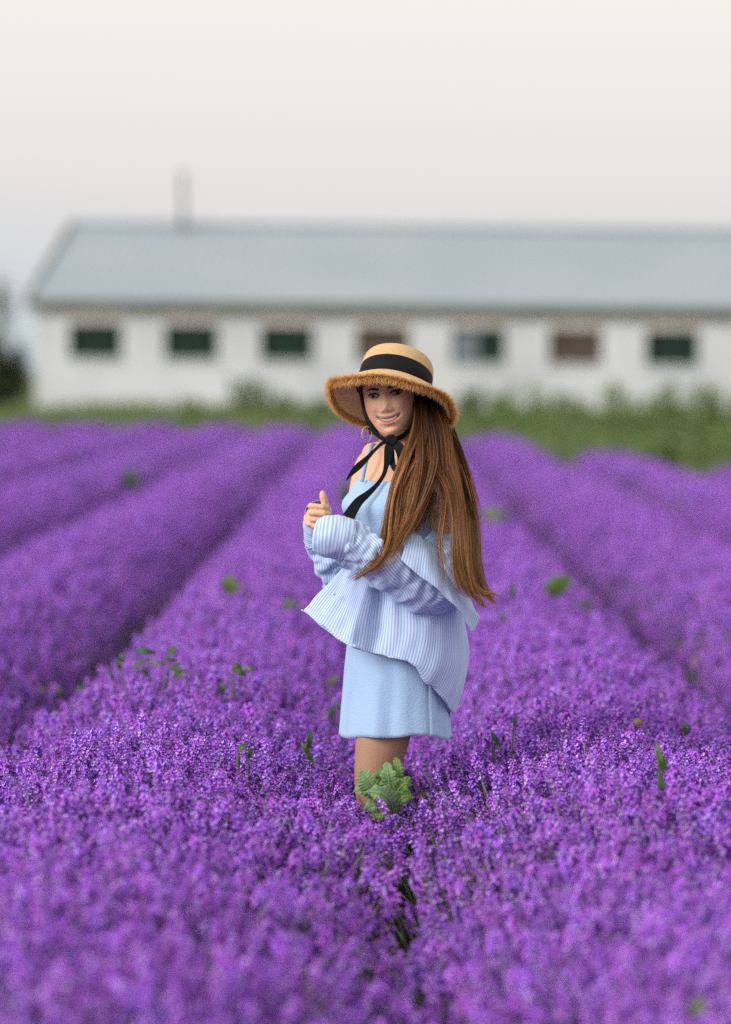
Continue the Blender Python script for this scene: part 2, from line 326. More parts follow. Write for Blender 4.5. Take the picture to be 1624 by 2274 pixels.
def stalk_parts(seed, H=0.34, ln=0.046, rad=0.0115, low=False, nw=6):
    rnd = random.Random(seed); b = Vector((rnd.uniform(-.025,.025), rnd.uniform(-.025,.025), H - ln)); st = MB(); fl = MB()
    mid = b * .5 + Vector((rnd.uniform(-.01,.01), rnd.uniform(-.01,.01), 0))
    st.tube([(0,0,0), mid, b, b + Vector((b.x*.1, b.y*.1, ln*.8))], [.0021, .0019, .0016, .001], 3, 3, cap=False)
    spike(fl, b, Vector((b.x*1.5, b.y*1.5, H)), ln, rad, rnd, nw, low)
    if rnd.random() < .6:                                             # the separate lower whorl lavender often carries
        spike(fl, b - Vector((0,0,.022)), Vector((b.x, b.y, H)), .009, rad*.85, rnd, 1, low)
    for k in range(3):                                                # narrow grey-green leaves on the stem
        a = rnd.uniform(0,6.28); z = rnd.uniform(.05, .2); leaf_mesh(st, Vector((b.x*z/H, b.y*z/H, z)), Vector((math.cos(a), math.sin(a), 1.2)), .04, .005, bend=.2, lobes=[.4,1,0], mi=3)
    return st, fl
LAVM = [M_cal, M_cor, M_cor2, M_lst]
protoc = bpy.data.collections.new("lavender_shapes")     # read in name order: 5 clumps, then 8 stalks
PARTS = []
for k in range(8):
    st, fl = stalk_parts(100 + k, ln=0.046 + 0.006 * (k % 5), rad=0.0080 + 0.0008 * (k % 3), nw=6 + k % 3)
    PARTS.append((st, fl)); mb = MB(); mb.add(st.v, st.f, 3); b0 = len(mb.v); mb.v += fl.v; mb.f += [tuple(i + b0 for i in f) for f in fl.f]; mb.m += fl.m
    o = mb.build("stalk_%d" % k, LAVM, link=False); protoc.objects.link(o)
for k in range(5):
    mb = MB(); rnd = random.Random(300 + k)
    for j in range(11):
        st, fl = stalk_parts(400 + k*10 + j, ln=.06, rad=.0115, low=True, nw=5); off = Vector((rnd.uniform(-.09,.09), rnd.uniform(-.09,.09), rnd.uniform(-.05,.03)))
        mb.add([v + off for v in st.v], st.f, 3); b0 = len(mb.v); mb.v += [v + off for v in fl.v]; mb.f += [tuple(i + b0 for i in f) for f in fl.f]; mb.m += fl.m
    o = mb.build("clump_%d" % k, LAVM, link=False); protoc.objects.link(o)
def gn_tree(name, coll):
    ng = bpy.data.node_groups.new(name, 'GeometryNodeTree')
    ng.interface.new_socket("Geometry", in_out='INPUT', socket_type='NodeSocketGeometry'); ng.interface.new_socket("Geometry", in_out='OUTPUT', socket_type='NodeSocketGeometry')
    N = ng.nodes; l = ng.links; gi = N.new("NodeGroupInput"); go_ = N.new("NodeGroupOutput"); ci = N.new("GeometryNodeCollectionInfo")
    ci.inputs['Collection'].default_value = coll; ci.inputs['Separate Children'].default_value = True; ci.inputs['Reset Children'].default_value = True
    ip = N.new("GeometryNodeInstanceOnPoints"); ip.inputs['Pick Instance'].default_value = True
    def attr(nm, ty):
        a = N.new("GeometryNodeInputNamedAttribute"); a.data_type = ty; a.inputs['Name'].default_value = nm; return a.outputs['Attribute']
    l.new(gi.outputs[0], ip.inputs['Points']); l.new(ci.outputs[0], ip.inputs['Instance'])
    l.new(attr("idx", 'INT'), ip.inputs['Instance Index']); l.new(attr("rot", 'FLOAT_VECTOR'), ip.inputs['Rotation']); l.new(attr("scl", 'FLOAT'), ip.inputs['Scale'])
    l.new(ip.outputs[0], go_.inputs[0]); return ng
GN_lav = gn_tree("scatter_lavender", protoc)
def scatter(name, pts, rots, scls, idx, ng, parent):
    me = bpy.data.meshes.new(name); me.from_pydata([tuple(p) for p in pts], [], [])
    for nm, ty, key, dat in (("rot", 'FLOAT_VECTOR', 'vector', rots), ("scl", 'FLOAT', 'value', scls), ("idx", 'INT', 'value', idx)):
        a = me.attributes.new(nm, ty, 'POINT'); a.data.foreach_set(key, np.asarray(dat, dtype=np.int32 if ty == 'INT' else np.float32).ravel())
    o = bpy.data.objects.new(name, me); COL.objects.link(o); o.parent = parent; md = o.modifiers.new("scatter", 'NODES'); md.node_group = ng; tag(o, kind='stuff'); return o
PITCH = 1.25; X0 = 0.05                     # row spacing, x of the furrow the woman stands in
def lump(x, y): return noise.noise(Vector((x*1.3, y*1.1, 3.1))) * .5 + noise.noise(Vector((x*3.1, y*2.9, 9.7))) * .3
def prof(u, x, y):
    """height of the flower tops across a row, u = -0.5..0.5 between two furrows"""
    k = min(1, max(0, (y - 7.0) / 4.0)) * (1 - .75 * min(1, max(0, (y - 30.0) / 12.0))); f = .05 if 5.5 < y < 6.45 else -.03 if y < 5.3 else 0; s = max(0.0, math.cos(math.pi * min(0.5, abs(u) * (1 + .13 * k)))); return 0.37 + f - .21 * k + (0.195 - f + .21 * k) * s ** (.75 - .32 * k) + 0.10 * lump(x, y)
ROWLAB = {0: "lavender row just right of the woman, running to the grass", -1: "lavender row just left of the woman, running to the barn meadow",
          1: "second lavender row to the right of the woman", -2: "second lavender row to the left of the woman", 2: "third lavender row to the right, ending at the green weeds",
          -3: "third lavender row to the left of the woman", 3: "fourth lavender row right, at the picture's right edge", -4: "fourth lavender row to the left, entering at the left edge",
          -5: "fifth lavender row to the left, a blurred purple band", -6: "sixth lavender row to the left, a thin blurred purple band", -7: "seventh lavender row left, a sliver near the grass",
          -8: "eighth lavender row left, far back by the dark shrub", -9: "ninth and outermost lavender row left, far back by the shrub", 4: "fifth and outermost lavender row to the right"}
for i in range(-9, 5):
    xc = X0 + (i + 0.5) * PITCH; yend = field_end(xc)
    ystart = max(2.4, (abs(xc) - PITCH * .5 - 1.6) / 0.19)
    if ystart > yend - 2: continue
    row = empty("lavender_row", (xc, ystart, 0), ROWLAB[i], "lavender", "parallel lavender rows")
    # foliage mound under the flowers
    ny = int((yend - ystart) / 0.16); nx = 14; vs = []; fs = []
    for a in range(ny + 1):
        y = ystart + (yend - ystart) * a / ny
        for b in range(nx + 1):
            u = -0.47 + 0.94 * b / nx; x = xc + u * PITCH; z = (prof(u, x, y) - 0.155) * (1 if abs(u) < .46 else 0) - .01 + 0.05 * noise.noise(Vector((x*9, y*9, 0)))
            vs.append((x - xc, y - ystart, max(z, -0.01)))
    for a in range(ny):
        for b in range(nx): q = a * (nx+1) + b; fs.append((q, q+1, q+nx+2, q+nx+1))
    mesh("foliage", vs, fs, M_bush, row, smooth=True)
    P = []; Ro = []; S = []; I = []
    for lod in (0, 1, 2):
        y0, y1 = ((2.4, 10.5), (10.5, 22.0), (22.0, 90.0))[lod]; y0 = max(y0, ystart); y1 = min(y1, yend)
        if y1 <= y0: continue
        dens = (1700, 800, 60)[lod]; n = int((y1 - y0) * PITCH * dens)
        for _ in range(n):
            y = random.uniform(y0, y1); u = random.uniform(-.5, .5) if random.random() < .8 else random.gauss(0, .2); x = xc + u * PITCH
            if abs(u) > .5: continue
            if abs(x) > 0.19 * y + 1.3: continue
            h = prof(u, x, y) + random.gauss(0, .030)
            if abs(u) > .44 and random.random() < (.35 if y < 9 else .7): continue
            if noise.noise(Vector((x*2.2, y*1.6, 5.5))) < -.42 and random.random() < .55: continue
            if abs(x - 0.0) < .09 and 6.46 < y < 6.72: continue          # where the woman stands
            s = random.uniform(.85, 1.15) * (1.0, 1.12, 1.15)[lod]
            tx = random.gauss(0, .10); ty = u * (1.0 if y < 8.5 else .45) + random.gauss(0, .11)
            P.append((x - xc - math.sin(ty) * .34 * s * .6, y - ystart, h - .34 * s * math.cos(ty))); Ro.append((tx, ty, random.uniform(0, 6.28))); S.append(s); I.append(5 + random.randrange(8) if lod < 2 else random.randrange(5))
    scatter("flower_stalks", P, Ro, S, I, GN_lav, row)
    if i in (-1, 0):                                                     # the largest stalks, each an object of its own
        if i == -1:
            STALK = []
            for st, fl in PARTS[:6]:
                a = st.build("stem", LAVM, link=False); b = fl.build("flower_spike", LAVM, link=False); STALK.append((a, b))
        cnt = 0
        while cnt < 150:
            y = random.uniform(3.7, 5.4); u = random.uniform(-.48, .48); x = xc + u * PITCH
            if abs(x) > .15 * y + .02: continue
            h = prof(u, x, y) + random.uniform(0.0, .05); s = random.uniform(.95, 1.25); ty = u + random.gauss(0, .1)
            a, b = random.choice(STALK); sa = a.copy(); sb = b.copy(); COL.objects.link(sa); COL.objects.link(sb)
            sa.name = "lavender_stalk"; sb.name = "flower_spike"; sa.parent = row; sb.parent = sa
            sa.location = (x - xc - math.sin(ty) * .34 * s * .6, y - ystart, h - .34 * s * math.cos(ty)); sa.rotation_euler = (random.gauss(0, .1), ty, random.uniform(0, 6.28)); sa.scale = (s, s, s); cnt += 1
# ------------------------------------------------------------------ the woman
def W(px, py, dd=0.0): return at(px, py, WY + dd)
def cr(p0, p1, p2, p3, t):
    return 0.5 * ((2*p1) + (p2 - p0)*t + (2*p0 - 5*p1 + 4*p2 - p3)*t*t + (3*p1 - p0 - 3*p2 + p3)*t*t*t)
def spline(pts, n):
    """Catmull-Rom through pts (any dimension), n samples"""
    P = np.asarray(pts, float); m = len(P) - 1; o = []
    for k in range(n):
        s = k / (n - 1) * m; i = min(int(s), m - 1); t = s - i
        a = P[i-1] if i else 2*P[0] - P[1]; d = P[i+2] if i + 2 <= m else 2*P[m] - P[m-1]
        o.append(cr(a, P[i], P[i+1], d, t))
    return np.array(o)
PB = Vector((W(868, 1700).x, WY, 0.0))
person = empty("person", PB, "woman in pale blue dress and slipped striped shirt, smiling under a straw hat", "person")
def pm(name, vs, fs, m, parent=None, fmat=None, smooth=True, uvs=None):
    return mesh(name, [Vector(v) - PB for v in vs], fs, m, parent or person, fmat, smooth, uvs)
def pmb(name, mb, m, parent=None, smooth=True): return pm(name, mb.v, mb.f, m, parent, mb.m, smooth)
AF = R(52); F = Vector((-math.sin(AF), -math.cos(AF), 0)); LF = Vector((math.cos(AF), -math.sin(AF), 0)); UP = Vector((0, 0, 1))
body = MB()
def loft(mb, secs, n=28, f=F, l=LF, ex=2.0):
    """closed loft through (centre, half width across, half depth) sections"""
    vs = []; fs = []
    for c, rl, rf in secs:
        for k in range(n):
            a = 2*math.pi*k/n; ca, sa = math.cos(a), math.sin(a)
            vs.append(Vector(c) + l * rl * math.copysign(abs(ca)**(2/ex), ca) + f * rf * math.copysign(abs(sa)**(2/ex), sa))
    m = len(secs)
    for i in range(m-1):
        for k in range(n): fs.append((i*n+k, i*n+(k+1)%n, (i+1)*n+(k+1)%n, (i+1)*n+k))
    fs += [tuple(reversed(range(n))), tuple(range((m-1)*n, m*n))]; mb.add(vs, fs)
C_sh = W(889, 1012, 0.02)
loft(body, [(W(872,1560,0), .09, .08), (W(874,1520,0), .125, .098), (W(877,1470,0), .132, .105), (W(878,1400,0), .126, .100), (W(880,1320,.0), .122, .092), (W(880,1250,.0), .120, .090),
            (W(876,1180,0), .130, .098), (W(872,1120,0), .140, .108), (W(878,1070,.005), .132, .090), (W(886,1035,.015), .138, .070), (C_sh, .140, .056), (W(889,996,.02), .12, .05), (W(888,985,.02), .06, .05)], 72)
# bust
for s in (-1, 1):
    c = W(874,1128,0) + LF * s * .060 + F * .058; bm = bmesh.new(); bmesh.ops.create_uvsphere(bm, u_segments=16, v_segments=12, radius=.046); bm.verts.ensure_lookup_table()
    body.add([c + v.co for v in bm.verts], [tuple(v.index for v in f_.verts) for f_ in bm.faces]); bm.free()
# head in its own frame: x = her left, y = out of the face, z = up
HO = W(867, 876, 0.0)
HR = Matrix.Rotation(R(-0.5), 3, 'X') @ Matrix.Rotation(R(9.5), 3, 'Y')  # pitch, tilt
HR = Matrix.Rotation(R(-12), 3, 'Z') @ HR
HB = Matrix(((1,0,0),(0,-1,0),(0,0,1)))                                   # face axis towards the camera
def HP(x, y, z):
    v = HB @ Vector((x, y, z)); return HO + Matrix.Rotation(R(-12), 3, 'Z') @ (Matrix.Rotation(R(-9.5), 3, 'Y') @ v)
HRI = (Matrix.Rotation(R(-12), 3, 'Z') @ Matrix.Rotation(R(-9.5), 3, 'Y')).inverted()
def HL(p): return HB @ (HRI @ (Vector(p) - HO))
Zs = np.array([-.1165,-.112,-.102,-.085,-.06,-.03,0,.03,.055,.075,.090,.098,.102])
Ws = np.array([.012,.023,.0355,.0510,.0660,.0725,.0735,.0735,.0680,.0560,.0390,.020,.005])
Fs_ = np.array([.056,.0660,.0740,.0765,.0790,.0795,.0790,.0830,.0800,.0680,.0500,.030,.008])
Bs = np.array([.048,.035,.012,-.030,-.062,-.083,-.091,-.095,-.092,-.080,-.058,-.035,-.010])
def lipz(x): return -.0645 + 9.5 * x * x
def face_add(x, z):
    g = lambda cx, cz, sx, sz: math.exp(-((x-cx)/sx)**2 - ((z-cz)/sz)**2)
    v = .0085 * g(0, -.006, .0100, .018) + .0165 * g(0, -.036, .0120, .0135) + .0055 * (g(.0135, -.0425, .0055, .0055) + g(-.0135, -.0425, .0055, .0055))
    v -= .0085 * (g(.031, -.001, .015, .0095) + g(-.031, -.001, .015, .0095))
    v += .0045 * (g(.030, .016, .018, .006) + g(-.030, .016, .018, .006))
    v += .0085 * (g(.041, -.034, .019, .018) + g(-.041, -.034, .019, .018)) - .0030 * (g(.031, -.058, .006, .014) + g(-.031, -.058, .006, .014))
    zz = z - lipz(x); e = max(0.0, 1 - (abs(x)/.034)**2)
    v += e ** .6 * (.0030 * math.exp(-((zz-.0055)/.0040)**2) + .0052 * math.exp(-((zz+.0148)/.0045)**2) - .0030 * math.exp(-((zz+.0045)/.0045)**2))
    for sg in (-1, 1):                                               # smile folds
        for t_ in (0, .33, .66, 1): v -= .0016 * g(sg*(.020+.019*t_), -.046-.026*t_, .0045, .006)
    v -= .003 * g(0, -.090, .018, .004); v += .003 * g(0, -.103, .016, .012)
    return v
def head_surf(x, z):
    w = np.interp(z, Zs, Ws); f_ = np.interp(z, Zs, Fs_); b_ = np.interp(z, Zs, Bs); my = (f_ + b_) * .5 if False else -.005
    q = max(0.0, 1 - min(1, abs(x)/w) ** 2.2); return my + (f_ - my) * q ** .5 + face_add(x, z)
zs = []
for k in range(84): zs.append(-.1165 + (.2185) * k / 83)
sm = lambda a: np.array([np.interp(z, Zs, a) for z in zs])
kern = np.array([1,2,3,2,1]) / 9.0
def smooth1(a): p = np.concatenate([[a[0]]*2, a, [a[-1]]*2]); return np.convolve(p, kern, 'valid')
w_, f_, b_ = smooth1(smooth1(sm(Ws))), smooth1(smooth1(sm(Fs_))), smooth1(smooth1(sm(Bs)))
vs = []; fs = []; n = 96
for i, z in enumerate(zs):
    my = max(-.005, (f_[i]+b_[i])*.5 - .02, b_[i] + .002)
    for k in range(n):
        a = 2*math.pi*k/n; x = w_[i]*math.copysign(abs(math.cos(a))**.92, math.cos(a)); s = math.sin(a)
        y = my + ((f_[i]-my)*abs(s)**.92 if s > 0 else (b_[i]-my)*abs(s))
        if s > 0: y += face_add(x, z) * min(1, s*2.2)
        vs.append(HP(x, y, z))
for i in range(83):
    for k in range(n): fs.append((i*n+k, (i+1)*n+k, (i+1)*n+(k+1)%n, i*n+(k+1)%n))
fs += [tuple(range(n)), tuple(reversed(range(83*n, 84*n)))]
body.add(vs, [tuple(reversed(q)) for q in fs])
for s in (-1, 1):                                                            # ears
    body.tube([HP(s*.066, -.012, -.035), HP(s*.074, -.014, -.02), HP(s*.078, -.018, 0), HP(s*.074, -.014, .018)], [.006, .009, .011, .007], 8)
body.tube([HP(0, -.012, -.03), HP(0, -.012, -.09), W(884, 985, .02), W(888, 1006, .025)], [.054, .050, .052, .064], 24)
body.tube([W(884, 988, .01), C_sh - LF*.06 + UP*.0, C_sh - LF*.128 - UP*.004], [.040, .042, .036], 14); body.tube([W(884, 988, .01), C_sh + LF*.06, C_sh + LF*.15 - UP*.004], [.040, .042, .036], 14)
# arms
RJ = C_sh - LF*.136 - UP*.014; LJ = C_sh + LF*.162 - UP*.015
def limb(pts, rads, n=40):
    q = spline([list(p) + [r] for p, r in zip(pts, rads)], 10 * (len(pts)-1) + 1); body.tube([Vector(p[:3]) for p in q], [p[3] for p in q], n)
RE = W(772, 1270, .07); RW = W(714, 1172, -.045); LE = W(1000, 1285, -.08); LW = W(785, 1203, -.17)
limb([RJ + UP*.008 + LF*.02, RJ - UP*.03, RJ.lerp(RE, .5), RE], [.030, .044, .038, .034]); limb([RE, RE.lerp(RW, .35), RW], [.035, .036, .024])
limb([LJ + UP*.008 - LF*.02, LJ - UP*.03, LJ.lerp(LE, .5), LE], [.030, .047, .041, .036]); limb([LE, LE.lerp(LW, .35), LW], [.036, .038, .025])
def hand(wr, k0, across, out, curl, thumb):
    """fist: k0 = index knuckle, across = towards the little finger, out = bulge of the bent fingers, curl = towards the fingertips"""
    palm = k0 + across * .027; body.tube([wr, wr.lerp(palm, .55), palm - curl*.004 - out*.012], [.024, .029, .027], 14)
    for j in range(4):
        r = (.0085, .0087, .0083, .0075)[j]; sc = (1.0, 1.08, 1.0, .84)[j]; k = k0 + across * (.0178 * j) - out * (.001, -.002, .001, .005)[j]
        body.tube([k - out*.014 + curl*.004, k, k + out*.013*sc + curl*.012, k + out*.014*sc + curl*.036*sc, k + out*.004 + curl*.048*sc, k - out*.010 + curl*.044*sc], [r*1.05, r*1.08, r*1.05, r*1.0, r*.95, r*.8], 10)
    body.tube(thumb, [.0120, .0112, .0100, .0102, .0088, .0036], 10)
hx = Vector((1, 0, 0))
k0 = W(690, 1124, -.108); hand(W(712,1160,-.05), k0, Vector((.12, 0, -.99)), Vector((-.15, -.98, .10)).normalized(), Vector((.97, -.12, -.08)),
     [W(724, 1140, -.085), W(724, 1124, -.105), W(720.5, 1113, -.113), W(718, 1104, -.113), W(716.5, 1095, -.110), W(716, 1089.5, -.108)])
k0 = W(738, 1178, -.20); hand(LW, k0, Vector((-.2, 0, -.98)), Vector((-.6, .8, 0)), Vector((.5, .85, 0)).normalized(), [W(772,1190,-.19), W(752,1178,-.2), W(740,1172,-.2), W(732,1170,-.2), W(728,1170,-.2), W(726,1170,-.2)])
# legs and feet
for s, kx in ((1, -4), (-1, -2)):
    sd_ = Vector((.012, -1, 0)); hip = W(868, 1530, 0) + sd_ * s * .036; kn = W(834 + kx, 1745, -.02) + sd_ * s * .052; an = W(844, 2060, 0.0) + sd_ * s * .058; an.z = .085
    limb([hip + UP*.05, hip.lerp(kn, .45), kn + UP*.04, kn - UP*.03 , kn.lerp(an, .35) - F*.012, an + UP*.06, an], [.066, .074, .054, .047, .050, .032, .031], 48)
    body.tube([an + UP*.01, an - UP*.035 - F*.02, an - UP*.052 + F*.05, an - UP*.058 + F*.12, an - UP*.066 + F*.165], [.033, .040, .038, .034, .014], 14)
tmp = mesh("tmp_body", body.v, body.f, mat("tmp", (1,1,1)))
md = tmp.modifiers.new("r", 'REMESH'); md.mode = 'VOXEL'; md.voxel_size = .0022; md.use_smooth_shade = True
ms = tmp.modifiers.new("s", 'SMOOTH'); ms.factor = .5; ms.iterations = 1
dg = bpy.context.evaluated_depsgraph_get(); bme = bpy.data.meshes.new_from_object(tmp.evaluated_get(dg))
bpy.data.objects.remove(tmp); bme.materials.clear()
nv = len(bme.vertices); co = np.empty(nv*3, np.float32); bme.vertices.foreach_get('co', co); co = co.reshape(-1, 3).astype(float)
hb = np.array(HB); hri = np.array(HRI); hl = (hb @ (hri @ (co - np.array(HO)).T)).T
skin = np.tile(np.array([.74, .45, .30]), (nv, 1))
def blend(mask, col): 
    global skin
    mask = np.clip(mask, 0, 1)[:, None]; skin = skin * (1 - mask) + np.array(col) * mask
x, y, z = hl.T; front = (y > .03) & (np.abs(z) < .13) & (np.abs(x) < .08)
ga = lambda cx, cz, sx, sz: np.exp(-((x-cx)/sx)**2 - ((z-cz)/sz)**2) * front
blend(.6*(ga(.042,-.032,.018,.015)+ga(-.042,-.032,.018,.015)), (.60,.25,.21)); blend(.5*ga(0,-.04,.012,.01), (.58,.29,.23))
blend(.85*(ga(.031,.005,.021,.009)+ga(-.031,.005,.021,.009)), (.30,.13,.10))
lz = z - (-.0645 + 9.5*x*x); e = np.clip(1-(np.abs(x)/.0350)**2, 0, 1)**.5; up_ = (lz > 0) & (lz < .0058*e); lo = (lz < -.0105*e) & (lz > -.0195*e); gap = (lz <= 0) & (lz >= -.0105*e)
blend(up_*front*.55, (.44,.16,.14)); blend(lo*front*.85*np.clip(1-(np.abs(x)/.026)**4,0,1), (.62,.12,.14)); blend(gap*front*.9, (.12,.045,.04))
nost = ((np.abs(np.abs(x)-.0065) < .0035) & (np.abs(z+.0475) < .0022)) * front; blend(nost*.55, (.20,.08,.06))
tip = co - np.array(W(716, 1096, -.096)); blend(np.exp(-(tip**2).sum(1)/.018**2)*.7, (.66,.30,.22))
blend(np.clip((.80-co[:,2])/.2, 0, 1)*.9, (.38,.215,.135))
ca = bme.color_attributes.new("skin", 'FLOAT_COLOR', 'POINT'); ca.data.foreach_set('color', np.hstack([skin, np.ones((nv,1))]).astype(np.float32).ravel())
bme.vertices.foreach_set('co', (co - np.array(PB)).astype(np.float32).ravel())
def attr_mat(name, attr, rough, spec, sub=0.0, nscale=0, aniso=0):
    m = mat(name, (1,1,1), rough, spec, sub=sub, bump=.15 if nscale else 0, bscale=nscale or 1); n_ = m.node_tree.nodes; a = n_.new("ShaderNodeVertexColor"); a.layer_name = attr
    m.node_tree.links.new(a.outputs[0], n_["Principled BSDF"].inputs['Base Color']); return m
M_skin = attr_mat("skin", "skin", .5, .35, sub=.12, nscale=180)
bme.materials.append(M_skin); bob = bpy.data.objects.new("body", bme); COL.objects.link(bob); bob.parent = person
# eyes, brows, teeth
M_eyew = mat("eye_white", (.30, .25, .24), .45, .25); M_iris = mat("iris", (.018, .010, .007), .5, .2); M_lash = mat("lash", (.012, .008, .007), .6, .2); M_teeth = mat("teeth", (.50, .42, .38), .4, .4)
M_brow = mat("brow_hair", (.035, .018, .012), .8, .1)
for s in (-1, 1):
    cx = s * .0315; vs = []; fs = []; NU, NV = 18, 7; fm = []
    def almond(u, v): 
        xx = cx + (u-.5)*.0325; e_ = (1-(2*u-1)**2)**.75; zz = .0005 + s*(u-.5)*.003 + (v-.42)*.0125*e_; return xx, head_surf(xx, 0.0) + .0008 + .0035*max(0, 1-((xx-cx)/.0165)**2), zz
    for a in range(NU+1):
        for b in range(NV+1): vs.append(HP(*almond(a/NU, b/NV)))
    for a in range(NU):
        for b in range(NV): fs.append((a*(NV+1)+b, a*(NV+1)+b+1, (a+1)*(NV+1)+b+1, (a+1)*(NV+1)+b))
    eye = pm("eye", vs, fs, M_eyew)
    ix = cx + .0012; iy = almond(.5, .5)[1] + .0008; vs = [HP(ix, iy + .0008, .0012)]; fs = []
    for k in range(20): a = 6.283*k/20; vs.append(HP(ix + .0074*math.cos(a), iy, .0012 + max(-.0048, min(.0058, .0074*math.sin(a)))))
    for k in range(20): fs.append((0, 1+k, 1+(k+1) % 20))
    pm("iris", vs, fs, M_iris, eye)
    mb = MB(); q = [almond(u, 1.0) for u in np.linspace(0, 1, 9)]; mb.tube([HP(a, b+.0008, c+.0006) for a, b, c in q], [.0012,.0022,.0027,.0029,.0030,.0030,.0030,.0026,.0014], 5)
    q = [almond(u, 0.0) for u in np.linspace(.15, .95, 7)]; mb.tube([HP(a, b+.0004, c-.0003) for a, b, c in q], [.0006,.0008,.0009,.001,.001,.0009,.0006], 4)
    pmb("eyelash", mb, M_lash)
    mb = MB(); q = [(s*(.013 + .037*t), .0155 + .0055*math.sin(t*2.3) - .003*t) for t in np.linspace(0, 1, 8)]; mb.tube([HP(a, head_surf(a, c) + .0002, c) for a, c in q], [.0024,.0034,.0036,.0035,.0032,.0027,.0020,.0010], 6)
    pmb("eyebrow", mb, M_brow)
vs = []; fs = []; nT = 12
for k in range(nT+1):
    xx = -.024 + .048*k/nT; e_ = max(.05, 1-(xx/.0295)**2)**.5
    for t in (-.0076, -.0002): vs.append(HP(xx, head_surf(xx, lipz(xx) - .004) + .0014, lipz(xx) + t*e_))
for k in range(nT): fs.append((2*k, 2*k+1, 2*k+3, 2*k+2))
pm("teeth", vs, fs, M_teeth)
mb = MB(); c = W(815, 964, -.03); mb.tube([c + Vector((math.cos(a)*.013 , math.cos(a)*.012, math.sin(a)*.021)) for a in np.linspace(0, 6.283, 25)], [.0019]*25, 6); pmb("hoop_earring", mb, mat("pale_gold", (.55,.42,.33), .35, .6))

# ---------------------------------------------------------------- cloth helpers
def stripe_mat(name):
    m = mat(name, (.8,.8,.85), .85, .15, sheen=.2); n_ = m.node_tree.nodes; l = m.node_tree.links
    uv = n_.new("ShaderNodeUVMap"); uv.uv_map = "UVMap"; sp = n_.new("ShaderNodeSeparateXYZ"); l.new(uv.outputs[0], sp.inputs[0])
    a = n_.new("ShaderNodeMath"); a.operation = 'MULTIPLY'; a.inputs[1].default_value = 6.2832/.0080; l.new(sp.outputs[0], a.inputs[0])
    s = n_.new("ShaderNodeMath"); s.operation = 'SINE'; l.new(a.outputs[0], s.inputs[0])
    mr = n_.new("ShaderNodeMapRange"); mr.inputs[1].default_value = -.55; mr.inputs[2].default_value = .45; l.new(s.outputs[0], mr.inputs[0])
    mx = n_.new("ShaderNodeMixRGB"); mx.inputs[1].default_value = (.31, .49, .86, 1); mx.inputs[2].default_value = (.65, .745, .93, 1); l.new(mr.outputs[0], mx.inputs[0])
    l.new(mx.outputs[0], n_["Principled BSDF"].inputs['Base Color']); return m
M_shirt = stripe_mat("striped_cotton")
M_dress = mat("pale_blue_linen", (.37, .55, .82), .85, .15, col2=(.40, .58, .84), nscale=14, bump=.25, bscale=220, sheen=.3)
def cloth(name, grid, m, parent=None, fu=8, fv=8, wr=.004, wf=9.0, seed=0, thick=.0015, stripes='u', period=1.0):
    """smooth surface through a grid of (px, py, dd) control points, with soft folds"""
    G = np.array([[list(W(*p)) for p in row] for row in grid]); nr, nc, _ = G.shape; NV = (nr-1)*fv+1; NU = (nc-1)*fu+1
    A = np.stack([spline(G[:, c], NV) for c in range(nc)], 1); S = np.stack([spline(A[r_], NU) for r_ in range(NV)], 0)
    du = np.gradient(S, axis=1); dv = np.gradient(S, axis=0); N_ = np.cross(du, dv); N_ /= np.linalg.norm(N_, axis=2, keepdims=True) + 1e-9
    lu = np.concatenate([[0], np.cumsum(np.linalg.norm(np.diff(S, axis=1), axis=2).mean(0))]); lv = np.concatenate([[0], np.cumsum(np.linalg.norm(np.diff(S, axis=0), axis=2).mean(1))])
    uvs = []
    for r_ in range(NV):
        for c in range(NU):
            f1 = noise.noise(Vector((lu[c]*wf*1.6, lv[r_]*wf*.55, seed))) + .5*noise.noise(Vector((lu[c]*wf*3.5, lv[r_]*wf*1.4, seed+5)))
            S[r_, c] += N_[r_, c] * wr * f1; uvs.append((lu[c], lv[r_]) if stripes == 'u' else (lv[r_], lu[c]))
    fs = [(r_*NU+c, r_*NU+c+1, (r_+1)*NU+c+1, (r_+1)*NU+c) for r_ in range(NV-1) for c in range(NU-1)]
    o = pm(name, S.reshape(-1, 3), fs, m, parent, uvs=uvs); sd = o.modifiers.new("thickness", 'SOLIDIFY'); sd.thickness = thick; sd.offset = 0; return o
